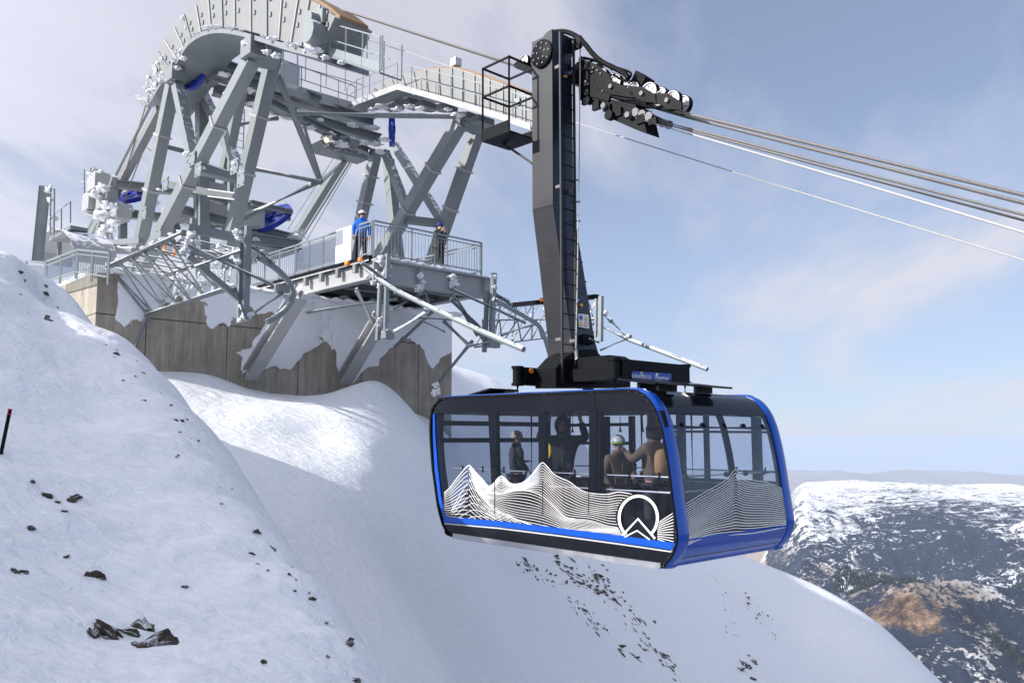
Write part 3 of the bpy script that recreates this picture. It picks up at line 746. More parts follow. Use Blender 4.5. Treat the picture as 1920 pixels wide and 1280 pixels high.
for a,bb in ((11.7,BC),(9.9,BC),(9.0,BC+.3),(12.8,BC)): MB().tube([W(a,bb,zf),W(a,bb,zc+.02)],.02,8).build('grab_pole','black_paint',cabin)
for a,bb in ((9.75,BC-.8),(9.25,BC-.8),(10.9,BC-.8),(11.1,BC-.8)):
    MB().tube([W(a,bb,zc+.02),W(a,bb,zc-.22)],.008,6).tube([W(a,bb,zc-.22),W(a,bb,zc-.36)],[.012,.03],8).build('grab_strap','rubber',cabin)
# contour-line mountains printed on the glass
def ribbons(curves, mapf, wpx, lift):
    b=MB()
    for pts,w_ in curves:
        L_=[];R_=[]
        for i,(x,y) in enumerate(pts):
            a=pts[max(i-1,0)]; c=pts[min(i+1,len(pts)-1)]; dx,dy=c[0]-a[0],c[1]-a[1]; l=math.hypot(dx,dy) or 1
            nx,ny=-dy/l*w_/2,dx/l*w_/2; L_.append(mapf(x+nx,y+ny)+lift); R_.append(mapf(x-nx,y-ny)+lift)
        o=len(b.v); n=len(pts); b.v.extend([tuple(p) for p in L_+R_])
        for i in range(n-1): b.f.append([o+i,o+i+1,o+n+i+1,o+n+i])
    return b
def spl(pts,x):
    P=pts; xs=[p[0] for p in P]
    if x<=xs[0]: return P[0][1]
    if x>=xs[-1]: return P[-1][1]
    for i in range(len(P)-1):
        if x<=xs[i+1]:
            h=xs[i+1]-xs[i]; t=(x-xs[i])/h
            m0=(P[i+1][1]-P[max(i-1,0)][1])/(xs[i+1]-xs[max(i-1,0)]); j=min(i+2,len(P)-1); m1=(P[j][1]-P[i][1])/(xs[j]-xs[i])
            return (2*t**3-3*t*t+1)*P[i][1]+(t**3-2*t*t+t)*h*m0+(-2*t**3+3*t*t)*P[i+1][1]+(t**3-t*t)*h*m1
Tt=[(832,925),(845,912),(862,890),(872,878),(880,872),(888,880),(896,889),(905,898),(912,907),(918,911),(926,905),(934,896),(941,892),(948,897),(955,904),(965,907),(980,904),(995,892),(1008,876),(1017,867),(1026,874),(1038,888),(1050,895),(1068,903),(1080,912),(1095,921),(1115,925),(1140,926),(1160,922),(1186,926)]
M2=[(880,878),(886,890),(893,905),(900,917),(910,923),(925,925),(945,925),(960,921),(978,919),(1000,922),(1020,932),(1040,950),(1060,968),(1078,972),(1095,973),(1112,976),(1140,985),(1160,988),(1186,992)]
Ms=[(832,958),(850,935),(866,905),(880,876),(886,893),(895,915),(908,936),(925,955),(938,961),(955,966),(975,976),(1000,984),(1040,991),(1080,994),(1110,996)]
Bt=[(832,969),(935,977),(1050,990),(1160,1004),(1262,1017)]
cv=[]
def fam(A_,B_,n,x0,x1,pw=1.0,wd=1.05,st=3.0,t0=0.0,t1=1.0):
    for k in range(n):
        t=t0+(t1-t0)*(k/(n-1))**pw; pts=[]; x=x0
        while x<=x1+.1:
            y=spl(A_,x)*(1-t)+spl(B_,x)*t
            y+=1.6*math.sin(x*.05+k*.45)*math.sin(PI*t)
            if y<spl(Bt,x)-.5 and math.hypot(x-1197.5,(y-970)*.92)>41: pts.append((x,y))
            x+=st
        if len(pts)>2: cv.append((pts,wd))
fam(Tt,M2,14,882,1186,1.0,.85)
def Mx(x): return spl(Ms,x)
low=[(900,930),(930,966),(960,985),(1000,990),(1040,998),(1090,1010),(1157,1030)]
fam(M2,[(880,878),(893,915),(915,945),(940,962),(970,978),(1000,986),(1050,994),(1100,1000),(1157,1004),(1190,1010)],13,884,1186,1.0,.75)
fam(Tt[:5],[(832,975),(850,985),(880,1000)],16,833,880,1.0,.75)
fam([(880,876),(886,893),(895,915),(908,936),(925,955),(938,961),(955,966),(975,976)],[(880,975),(905,985),(935,992),(975,1000)],11,880,975,1.0,.75)
fam([(845,960),(870,915),(885,900),(897,912),(915,938),(940,962)],[(845,985),(870,975),(890,968),(915,970),(940,985)],6,846,940,1.0,.7)
cv.append(([(x,spl(M2,x)) for x in range(880,1080,3)],1.7)); cv.append(([(x,spl(Ms,x)) for x in range(880,1000,2)],1.8)); cv.append(([(x,spl(Tt,x)) for x in range(833,1181,2)],1.5))
for k in range(13):      # right of the roundel
    y0=963+k*4; cv.append(([(1233+j*3, 980+k*3.0-(10-k)*(j/10)*1.9+ (k*.35)*j*.3) for j in range(11)],1.2))
D=Vv*-.004
ribbons(cv,lambda x,y:PB(x,y,B0+.010),1,D).build('contour_lines','decal_white',cabin)
ce=[]
Te=[(1286,944),(1300,935),(1320,923),(1340,912),(1355,903),(1368,892),(1378,880),(1388,890),(1400,897),(1418,901),(1436,904),(1455,911),(1474,919)]
Be=[(1288,1021),(1310,1011),(1340,1004),(1370,1002),(1410,999),(1450,992),(1478,986)]
for k in range(23):
    t=(k/22)**.92; pts=[]; x=1286
    while x<1476:
        pk=math.exp(-((x-1378)/26.0)**2)
        y=spl(Te,x)*(1-t)+spl(Be,x)*t + 5*math.sin(PI*t)*math.sin((x-1286)*.021+1.2+k*.09)-3*pk*t*(1-t)
        pts.append((x,y)); x+=4
    ce.append((pts,1.15 if k<18 else 1.7))
ribbons(ce,lambda x,y:on_shell(x,y,.012),1,U*-.006).build('contour_lines','decal_white',cabin,label='fine white mountain contour lines across the end window')
# roundel
def P_(x,y,l=.008): return PB(x,y,B0)+Vv*-l
cx_,cy_=1197.5,970.0
ringpts=[]
for i in range(49):
    t=math.radians(130+ (410-130)*i/48); ringpts.append((cx_+36*math.cos(t),cy_+40.5*math.sin(t)))
back=[(cx_+37*math.cos(2*PI*i/40),cy_+41.5*math.sin(2*PI*i/40)) for i in range(40)]
rb=ribbons([(ringpts,5.2)],lambda x,y:P_(x,y,.0),1,Vv*-.010)
rb.build('roundel_ring','decal_white',cabin)
ch=ribbons([([(1168,1003),(1197,972),(1229,1009)],4.0)],lambda x,y:P_(x,y,0),1,Vv*-.0120)
ch.v+= []; ch.build('roundel_peak','decal_white',cabin)
ribbons([([(1172,1006),(1195.5,994),(1219,1011)],2.6)],lambda x,y:P_(x,y,0),1,Vv*-.0122).build('roundel_peak','decal_white',cabin)

# roof equipment
ztop=lambda a:lerp_poly(sorted([(p[0],p[1]) for p in PROF if p[1]>0.2]),a)
def solar(a,b,z,sa,sb,tilt,name='solar_panel'):
    nrm=(ZZ+U*tilt).normalized(); ax=(U-ZZ*tilt).normalized()
    o=MB().box(W(a,b,z),ax*sa/2,Vv*sb/2,nrm*.018).build(name,'black_gloss',cabin)
    MB().boxw(a-.03,a+.03,b-sb*.4,b+sb*.4,z-.14,z-.02).build('bracket','black_paint',o); return o
for px_,py_,aa in ((1214,716,8.9),(1250,717,8.5),(1318,722,8.6)):
    bb_=PA(px_,py_,aa).dot(Vv); zz_=PA(px_,py_,aa).z; solar(aa,bb_,zz_,.8,.62,-.14)
solar(12.9,11.7,.90,.7,.8,.16)
for a,bb in ((12.35,11.9),(10.1,11.6),(10.9,11.5)):
    MB().disc(W(a,bb,.80),ZZ,.06,.10,14).build('beacon','red',cabin,True)
# suspension frame on the roof: two cross beams with dampers, hanger foot between
susp=MB(); zs0,zs1=1.02,1.36
for a in (9.5,11.94):
    susp.boxw(a-.11,a+.11,11.55,13.5,zs0,zs1)
sf=susp.boxw(9.4,12.05,12.2,12.3,zs0+.05,zs1-.05).boxw(9.4,12.05,12.85,12.95,zs0+.05,zs1-.05).build('suspension_frame','black_paint',cabin)
for a in (9.5,11.94):
    for bb in (11.48,13.55):
        MB().lathe(W(a,bb,zs0-.02),ZZ,[(.0,0),(.12,0),(.12,.05),(.095,.06),(.095,.32),(.12,.33),(.12,.38),(0,.38)],16).build('damper','black_paint',cabin,True)
        MB().tube([W(a,bb,.78),W(a,bb,1.02)],.03,8).build('damper_rod','black_paint',cabin)
# hanger arm: cranked box column
BH0,BH1=11.95,12.55
def hq(px,py): return toaz(PB(px,py,BH0))
zT=hq(1030,66)[1]; zK=hq(1032,384)[1]; zL=1.25
aN=hq(1036,250)[0]; aF=hq(998,250)[0]
CR=.62                                  # sideways crank of the lower column
def col_section(b0,z,a_n=None,a_f=None,w=.60): 
    an=aN if a_n is None else a_n; af=aF if a_f is None else a_f
    return [W(an,b0,z),W(an,b0+w,z),W(af,b0+w,z),W(af,b0,z)]
secs=[col_section(BH0,zT+.02,w=.58),col_section(BH0,zK,w=.60),col_section(BH0+CR*.35,zK-(zK-zL)*.38,aN-.02,aF,.66),col_section(BH0+CR*.72,zK-(zK-zL)*.78,aN-.05,aF+.02,.70),col_section(BH0+CR*.78,zL+.25,aN-.12,aF+.06,.78),col_section(BH0+CR*.5,zL-.1,aN-.3,aF+.25,1.05)]
def side_faces(k,mat,name):
    b=MB()
    for s in secs: b.v.extend([tuple(s[k]),tuple(s[(k+1)%4])])
    for i in range(len(secs)-1): b.f.append([2*i,2*i+1,2*i+3,2*i+2])
    return b
colm=MB()
for s in secs: colm.v.extend([tuple(p) for p in s])
for i in range(len(secs)-1):
    for k in range(4): colm.f.append([i*4+k,i*4+(k+1)%4,(i+1)*4+(k+1)%4,(i+1)*4+k])
colm.f.append([0,1,2,3]); 
# pointed crown
hang=colm.build('hanger_arm','dark_grey_paint',cabin,label='tall cranked dark steel hanger arm')
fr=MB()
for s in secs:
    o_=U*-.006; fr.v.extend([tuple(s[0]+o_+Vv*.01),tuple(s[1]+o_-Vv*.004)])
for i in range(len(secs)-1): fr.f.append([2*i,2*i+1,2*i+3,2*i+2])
fr.build('front_shade_skin','hanger_front_shaded',hang)  # skin over the arm's front, coloured dark as the side off the sun
# cap with slanted shoulders
cap=MB(); c0=[(aN,zT),(aN,zT+.14),(aN+.12,zT+.14),(aF,zT-.30),(aF,zT-.3)]
MB().prism([W(a,BH0-.004,z) for a,z in [(aN-.004,zT-.3),(aN-.004,zT+.10),(aN+.16,zT+.08),(aF+.006,zT-.2),(aF+.006,zT-.5)]],Vv*.60).build('hanger_cap','dark_grey_paint',hang)
pv_=hq(1018,102)
dsc=MB().disc(W(pv_[0],BH0-.03,pv_[1]),Vv,.29,.06,32).build('pivot_cover','black_paint',hang,True)
b=MB()
for r,n in ((.22,9),(.11,5)):
    for i in range(n): b.disc(W(pv_[0]+r*math.cos(i*2*PI/n+.3),BH0-.065,pv_[1]+r*math.sin(i*2*PI/n+.3)),Vv,.02,.02,8)
build_each(b,'bolt','bolt_steel',dsc)
# weld lines & rungs on the hanger
b=MB()
for i,f_ in enumerate((0.0,.33,.62)):
    z=zK-(zK-zL)*f_; bb=BH0+CR*.35*min(f_/.38,1)+(CR*.37*max(0,(f_-.38)/.4)); b.boxw(aN+.02,aF-.02,bb-.006,bb+.01,z-.006,z+.006)
build_each(b,'weld_seam','dark_grey_paint',hang)
# ladder
al=aN-.16; lb0,lb1=12.02,12.42; lz0,lz1=1.05,zT+.0
lad=MB()
for bb in (lb0,lb1): lad.boxw(al-.02,al+.02,bb-.022,bb+.022,lz0,lz1)
lad=lad.build('ladder','dark_grey_paint',cabin)
b=MB(); z=lz0+.15
while z<lz1: b.tube([W(al,lb0,z),W(al,lb1,z)],.014,6); z+=.30
build_each(b,'rung','black_paint',lad)
b=MB()
for f_ in (.12,.55,.9):
    z=lz0+(lz1-lz0)*f_
    for bb in (lb0,lb1): b.boxw(al,aN+.01 if z>zK else aN+.0,bb-.02,bb+.02,z-.03,z+.03)
build_each(b,'stand_off','bolt_steel',lad)
b=MB()
for zz in (3.7,4.35,4.75,5.2):
    b.tube([W(aN-.05,BH1-.02,zz),W(aN-.05,BH1+.13,zz+.02)],.022,8)
for px,py in ((1084,490),(1091,527)):
    p=PA(px,py,aN); b.tube([p-Vv*.1,p+Vv*.12],.02,8)
build_each(b,'peg','rubber',hang)
def knob(px,py,a,r,mat): 
    p=PA(px,py,a); MB().disc(p,U,r,.05,12).build('eye_knob',mat,hang,True)
knob(1060,144,aN-.06,.035,'brass'); knob(1061,136,aN-.06,.02,'label_blue'); knob(1089,572,aN-.08,.035,'brass'); knob(1089,563,aN-.08,.022,'label_blue'); knob(1083,563,aN-.08,.02,'white_paint')
# thin white rescue rope dropping from the pulley
rp=[PA(1088,80,aN-.22),PA(1086,300,aN-.22),PA(1083,500,aN-.22),PA(1080,655,aN-.22),PA(1081,680,aN-.2)]
MB().tube(rp,.013,6).build('rescue_line','rope_white',cabin,True)
pc=PA(1084,79,aN-.15); MB().disc(pc,Vv,.13,.12,20).build('rope_pulley','white_metal',cabin,True)
MB().boxw(aN-.3,aN,12.45,12.52,pc.z-.2,pc.z+.06).build('pulley_bracket','black_paint',cabin)
MB().tube([rp[3],rp[4]],.035,8).build('rope_clamp','white_metal',cabin)
# warning placard
pl=[PA(x,y,aN-.10) for x,y in [(1084,588),(1103,590),(1104,616),(1085,613)]]
pla=MB().prism(pl,U*-.012).build('warning_placard','white_paint',hang,label='small white placard with four round and triangular warning signs')
def sym(cx,cy,kind,mat):
    b=MB(); c=PA(cx,cy,aN-.115)
    if kind=='c': b.disc(c,U,.048,.006,16)
    else: b.prism([c+ZZ*.05,c-ZZ*.038+Vv*.052,c-ZZ*.038-Vv*.052],U*-.006)
    b.build('symbol',mat,pla)
sym(1089.5,595.5,'c','label_blue'); sym(1098.5,597,'t','brass'); sym(1089.5,607,'t','brass'); sym(1098.5,608,'c','red')
MB().disc(PA(1098.5,608,aN-.123),U,.034,.004,16).build('symbol','white_paint',pla)
# camera box recess
cbx=PA(1102,636,aN-.12); MB().box(cbx,U*.03,Vv*.16,ZZ*.09).build('camera_bracket','rubber',hang); MB().tube([cbx+U*-.03,cbx+U*-.2+Vv*.12-ZZ*.06],.04,10).build('camera','white_metal',hang,True)
# flared hanger foot
foot=MB(); ft=[]
for t in [i/8 for i in range(9)]:
    bb=13.1+.95*(1-math.cos(t*PI/2)) ; zz=zL+.95-.85*math.sin(t*PI/2); ft.append((bb,zz))
foot.prism([PA(x,y,aN-.14) for x,y in [(1042,726),(1042,690),(1062,668),(1086,655),(1116,655),(1121,661),(1128,668),(1138,674),(1152,679),(1182,685),(1182,726)]],U*.55)
foot.build('hanger_foot','black_paint',hang)
foot=MB(); foot.prism([W(12.0,12.3,zs0+.05),W(11.9,12.3,zs1-.03),W(11.4,12.3,zs1),W(11.1,12.3,zs1+.18),W(10.3,12.3,zs1+.18),W(9.9,12.3,zs1-.03),W(9.6,12.3,zs1-.05),W(9.6,12.3,zs0+.05)],Vv*.45); foot.build('hanger_foot','black_paint',hang)
for px,py,m_ in ((1176,689,'orange'),(1222,687,'brass'),(1256,690,'orange'),(996,695,'orange'),(1036,694,'silver')):
    p=PA(px,py,9.42 if px>1100 else 11.8); MB().ring(p,U,.02,.05,.03,14).build('lifting_eye',m_,cabin,True)
# maker's plate on the cross beam
ap=9.385
lp=[PA(x,y,ap) for x,y in [(1185,696),(1258,700),(1258,713),(1185,709)]]
pt=MB().prism(lp,U*-.008).build('name_plate','label_blue',cabin,label='blue maker plate with small white lettering')
def text(s,px,py,a,size,parent,mat='decal_white'):
    c=bpy.data.curves.new('lettering','FONT'); c.body=s; c.size=size; c.extrude=.002; c.align_x='CENTER'; c.align_y='CENTER'
    t=bpy.data.objects.new('lettering_src',c); COL.objects.link(t); bpy.context.view_layer.update()
    me=bpy.data.meshes.new_from_object(t.evaluated_get(bpy.context.evaluated_depsgraph_get())); bpy.data.objects.remove(t)
    o=bpy.data.objects.new('lettering',me); COL.objects.link(o); me.materials.clear(); me.materials.append(M[mat])
    Rm=Matrix((Vv,ZZ,-U)).transposed().to_4x4(); p=PA(px,py,a)
    me.transform(Rm); o.parent=parent; o.location=p-parent_world(parent); return o
text('GARAVENTA',1203,706,ap-.012,.095,pt); text('Doppelmayr',1241,708,ap-.012,.085,pt)
MB().ring(PA(1203,700,ap-.012),U,.022,.034,.004,16).build('emblem','decal_white',pt); MB().box(PA(1232,702,ap-.012),U*.002,Vv*.03,ZZ*.025).build('emblem','decal_white',pt)
# service platform cage beside the hanger head
cg=[(938,150),(976,126),(1008,140)]
aC0,aC1=aF-.02,aF+1.0; zb0=PB(970,240,11.3).z
def q(a,b_,z): return W(a,b_,z)
bx0,bx1=11.35,12.15; pa0,pa1=12.05,12.95
ctr=PB(968,240,11.6); pa0=aF+.05; pa1=pa0+.85; zc0=ctr.z-.12; zc1=zc0+1.55
cage=MB().boxw(pa0,pa1,bx0,bx1,zc0-.03,zc0)
for (xa,xb) in ((bx0,bx0+.02),(bx1-.02,bx1)): cage.boxw(pa0,pa1,xa,xb,zc0,zc0+.22)
cage.boxw(pa1-.02,pa1,bx0+.02,bx1-.02,zc0,zc0+.22)
cage=cage.build('service_basket','black_paint',cabin)
b=MB()
for a in (pa0+.03,pa1-.02):
    for bb in (bx0+.02,bx1-.02): b.beam(q(a,bb,zc0),q(a,bb,zc1),.04)
for z in (zc1,zc1-.62):
    b.beam(q(pa0,bx0+.02,z),q(pa1,bx0+.02,z),.036); b.beam(q(pa0,bx1-.02,z),q(pa1,bx1-.02,z),.036); b.beam(q(pa1-.02,bx0,z),q(pa1-.02,bx1,z),.036); b.beam(q(pa0+.03,bx0,z),q(pa0+.03,bx1,z),.036)
b.build('basket_rails','black_paint',cage)
b=MB().beam(q(pa1-.2,bx0+.4,zc0),q(pa0,12.0,zc0-.55),.05); b.build('basket_strut','dark_grey_paint',cage)
# carriage running on the track ropes
RB1,RB2=12.78,13.16
nr=[(590,2),(1000,133),(1290,214),(1920,366)]
def rope_z(a,b=RB1):
    P=[toaz(PB(x,y,RB1)) for x,y in nr]; P=sorted(P); 
    if a<P[0][0]: return P[0][1]+(a-P[0][0])*(P[1][1]-P[0][1])/(P[1][0]-P[0][0])
    return lerp_poly(P,a)
def cpt(a,b_,dz=0): return W(a,b_,rope_z(a)+dz)
def a_at(px,b_=RB1,dz=0): # station along the line for a pixel column
    r=(px-960)/F_; 
    lo,hi=1.0,25.0
    for _ in range(40):
        m_=(lo+hi)/2; p=cpt(m_,b_,dz); d=p.y*math.cos(PITCH)+p.z*math.sin(PITCH)
        if p.x/d*F_+960>px: lo=m_
        else: hi=m_
    return m_
car=MB()
def plate(pts,b_,t=.04,b=None):
    (b or car).prism([cpt(a,b_,dz) for a,dz in pts],Vv*t)
aL,aR=a_at(1000),a_at(1285)
for b_ in (RB1-.16,RB2+.12): 
    plate([(aN+.9,-.02),(aN+.9,.16),(aN-.1,.30),(aN-1.0,.22),(aN-1.9,.10),(aR+.9,.14),(aR+.9,.0),(aN-1.2,-.1)],b_)
car=car.build('carriage_frame','black_paint',cabin)
def wheel(px,dz,r,b_=RB1-.10,mat='white_metal'):
    a=a_at(px,b_,dz); c=cpt(a,b_,dz)
    for bb in (b_,b_+.32):
        c=cpt(a,bb,dz)
        w_=MB().lathe(c,Vv,[(.0,-.05),(r*.25,-.06),(r*.3,-.03),(r*.80,-.015),(r*.88,-.05),(r,-.05),(r*.88,0),(r,.05),(r*.8,.05),(0,.05)],28).build('running_wheel','rubber',cabin,True)
        MB().lathe(c,Vv,[(0,-.062),(r*.26,-.062),(r*.3,-.036),(r*.82,-.022),(r*.85,-.052),(r*.93,-.052)],28).build('wheel_disc','white_metal',w_,True)
        bb_=MB()
        for i in range(6): bb_.disc(c+Vv*-.03+(ZZ*math.cos(i*PI/3)+U*math.sin(i*PI/3))*r*.55,Vv,r*.07,.03,6)
        bb_.build('wheel_bolts','rubber',w_)
for px,dz,r in ((984,.14,.155),(1128,.24,.19),(1158,.22,.165),(1196,.17,.16),(1228,.19,.21),(1252,.14,.15),(1277,.17,.185)): wheel(px-(px-1128)*.10 if px>1128 else px,dz,r)
for px0,px1,dz in ((1120,1200,.02),(1190,1245,.05),(1240,1290,.05)):
    a0_,a1_=a_at(px0),a_at(px1); b=MB(); b.prism([cpt(a0_,RB1-.21,.0+dz),cpt(a0_,RB1-.21,.16+dz),cpt((a0_+a1_)/2,RB1-.21,.22+dz),cpt(a1_,RB1-.21,.12+dz),cpt(a1_,RB1-.21,-.02+dz),cpt((a0_+a1_)/2,RB1-.21,-.08+dz)],Vv*.05)
    rk=b.build('rocker','black_paint',cabin); am=(a0_+a1_)/2
    MB().disc(cpt(am,RB1-.23,.08+dz),Vv,.045,.05,16).build('hub','bolt_steel',rk,True)
b=MB(); a0_,a1_=a_at(1088,RB1-.1,-.3),a_at(1195,RB1-.1,-.3)
b.prism([cpt(a0_,RB1-.14,-.2),cpt(a0_,RB1-.14,-.36),cpt(a1_+.1,RB1-.14,-.42),cpt(a1_,RB1-.14,-.30),cpt(a1_,RB1-.14,-.12)],Vv*.5)
for i in range(7): b.boxw(a0_-.3-i*.28,a0_-.12-i*.28,RB1-.2,RB1-.12,rope_z(a0_-.2-i*.28)-.42-.05*(i%2),rope_z(a0_-.2-i*.28)-.30)
b.build('track_brake','black_paint',cabin)
b=MB(); am=a_at(1200,RB1,-.5); 
b.prism([cpt(am+.55,RB1-.16,-.40),cpt(am-.2,RB1-.16,-.32),cpt(am-.28,RB1-.16,-.62),cpt(am+.0,RB1-.16,-.62),cpt(am+.55,RB1-.16,-.56)],Vv*.4)
rs=b.build('rope_socket','black_paint',cabin)
for px,dz,r in ((1105,-.34,.07),(1135,-.34,.06),(1145,-.5,.10),(1180,-.38,.06)):
    a=a_at(px,RB1-.2,dz); MB().disc(cpt(a,RB1-.22,dz),Vv,r,.12,16).build('pin','black_paint' if r>.065 else 'bolt_steel',cabin,True)
b=MB(); a=a_at(1210,RB1,-.32); 
for k in range(3): b.tube([cpt(a+.1-k*.16,RB1-.2,-.28),cpt(a+.1-k*.16,RB2+.1,-.28)],.085,14)
b.build('haul_clamp','bolt_steel',cabin,True)
MB().tube([cpt(a_at(1088),RB1-.02,.28),cpt(a_at(1123),RB1-.02,.34)],.19,20).build('pivot_shaft','dark_grey_paint',cabin,True)
# hydraulic hose arching over the head, guard tubes, flap
hs=smooth_poly([PB(x,y,12.5) for x,y in [(1030,68),(1040,61),(1060,60),(1080,68),(1096,82),(1112,102),(1130,117),(1150,127),(1172,139),(1178,147)]],5)
MB().tube(hs,.052,12).build('hose','rubber',cabin,True)
MB().tube(smooth_poly([PB(x,y,12.7) for x,y in [(1090,108),(1116,114),(1140,122),(1148,131)]],4),.03,8).tube(smooth_poly([PB(x,y,12.6) for x,y in [(1146,124),(1178,134),(1183,142),(1172,152),(1150,140)]],4),.022,8).tube([PB(1092,122,12.7),PB(1116,113,12.7)],.025,8).build('guard_tube','black_paint',cabin,True)
MB().prism([PB(x,y,12.7) for x,y in [(1192,132),(1210,144),(1200,166),(1180,158)]],Vv*.3).build('flap','rubber',cabin)
# shoulder plates with bolts either side of the pivot
b=MB(); 
b.prism([PB(x,y,12.6) for x,y in [(1085,108),(1120,122),(1142,140),(1150,165),(1140,190),(1085,175)]],Vv*.06)
hp=b.build('head_plate','black_paint',cabin)
b=MB()
for x,y in ((1104,130),(1112,127),(1120,132),(1110,135),(1126,138),(1098,153),(1103,158),(1116,162),(1130,170)): b.disc(PB(x,y,12.585),Vv,.022,.02,8)
build_each(b,'bolt','bolt_steel',hp)
MB().prism([PB(x,y,12.6) for x,y in [(962,122),(970,114),(1000,122),(1000,134),(966,128)]],Vv*.5).build('carriage_tail','black_paint',cabin)
# yellow disc hanging inside
MB().disc(W(10.95,B0+.35,toaz(PB(1023,845,B0+.35))[1]),U*.35+Vv*-.94,.145,.03,20).build('yellow_disc','yellow',None,True,'round yellow disc hanging beside the arms-raised passenger in the cabin','disc',origin=W(10.95,B0+.35,-.4))
# ------------------------------------------------------------------ station on the ridge
def lumps(lst, parent, name='rime_clump', mat='rime', sub=2):
    """lst: (point, radius, scale) irregular balls of rime ice"""
    for p,r,sc in lst:
        MB().lump(p,r*.55,(sc[0]*1.15,sc[1]*.9,sc[2]*.85),3,1.1).build(name,mat,parent,True,angle=180)
def bm_px(lst, wd, name, parent, mat='steel', h=None, each=True):
    for (x0,y0,b0,x1,y1,b1) in lst:
        MB().beam(PB(x0,y0,b0),PB(x1,y1,b1),wd,h).build(name,mat,parent)
# concrete block
bd=empty('concrete_building', W(25,14,1), 'weathered concrete base wall plastered with rime beneath the steel towers','building')
zW=PA(181,507,24.9).z; bL=PA(181,560,24.9).dot(Vv); bR=PA(847,690,24.9).dot(Vv)
MB().boxw(24.9,34,bL,bR,-3.5,zW).build('wall','concrete',bd)
b=MB()
for k in range(26):
    bb=bL+(bR-bL)*k/25; b.lump(W(24.95+random.uniform(-.05,.15),bb,zW+.03),.28,(1.6,1.6,.35),1,.6)
b.build('snow_ledge','rime',bd,True)
MB().boxw(25.3,33.8,bL+.1,bR-.1,zW,zW+.18).build('snow_on_roof','snow',bd)
# jagged drip edge of rime down the face at the struts
for (pts) in ([(445,660),(470,650),(500,600),(560,560),(610,585),(600,640),(550,690),(500,690),(465,705),(452,700)],[(628,560),(700,560),(800,600),(740,640),(700,690),(650,722),(640,700),(625,640),(612,600)]):
    P3=[PA(x,y,24.87) for x,y in pts]; c=sum(P3,Vector())/len(P3); b=MB(); n=len(P3); o=[]
    rim=[]
    for i in range(n):
        for k in range(6):
            q_=P3[i].lerp(P3[(i+1)%n],k/6); rim.append(q_+(q_-c)*random.uniform(-.12,.10))
    b.v=[tuple(p) for p in rim]+[tuple(c+(p-c)*.8-U*random.uniform(.05,.10)) for p in rim]+[tuple(c-U*.13)]; m_=len(rim)
    for i in range(m_): b.f+=[[i,(i+1)%m_,m_+(i+1)%m_,m_+i],[m_+i,m_+(i+1)%m_,2*m_]]
    b.build('rime_patch','rime',bd,True)

# --- docking platform
pf=empty('docking_platform', W(22,17,5.4), 'steel docking platform with pale girders and galvanised railings projecting from the concrete wall','platform')
A0=21.7; zP=PA(700,478,A0).z; bPL=PA(700,478,A0).dot(Vv); bPR=PA(903,515,A0).dot(Vv)
zG=PA(700,545,A0).z
MB().boxw(A0+.1,31,bPL+.1,bPR-.1,zP-.12,zP-.02).build('deck','steel',pf)
def gird(p,q,h,wd,mat='steel_light'): return MB().ibeam(p,q,wd,h,.05).build('girder',mat,pf)
gh=.62
gird(W(A0,bPL,zP-.15-gh/2),W(31,bPL,zP-.15-gh/2),gh,.34); gird(W(A0,bPR,zP-.15-gh/2),W(31,bPR,zP-.15-gh/2),gh,.34)
gird(W(A0-.15,bPL-.1,zP-.2-gh/2),W(A0-.15,bPR+.4,zP-.2-gh/2),gh+.1,.34)
for k in range(1,7): gird(W(A0+k*1.2,bPL+.1,zP-.5),W(A0+k*1.2,bPR-.1,zP-.5),.35,.18,'steel')
for k in range(4):
    bb=bPL+.2+(bPR-bPL)*k/3.2; MB().boxw(A0-.34,A0-.2,bb-.02,bb+.02,zG+.05,zP-.25).build('stiffener','steel_light',pf)
MB().boxw(A0-.02,29,bPL-.16,bPL-.06,zP-.22,zP-.02).build('bumper_rail','black_paint',pf)
b=MB()
for k in range(7): b.boxw(A0+.6+k*1.0,A0+.75+k*1.0,bPL-.26,bPL-.12,zP-.5,zP-.24)
build_each(b,'bracket','steel',pf)
# skew struts down to the wall
for (x0,y0,x1,y1,bb) in ((560,553,468,703,None),(717,590,645,712,None)):
    q_=PA(x1,y1,24.8); bb=q_.dot(Vv); p_=PB(x0,y0,bb); MB().ibeam(p_,q_,.42,.42,.06).build('strut','steel_light',pf)
    MB().strip([p_+ZZ*.22-U*.2,q_+ZZ*.22-U*.2],[p_+ZZ*.22+U*.1,q_+ZZ*.22+U*.1],ZZ*.05).build('snow_cap','rime',pf)
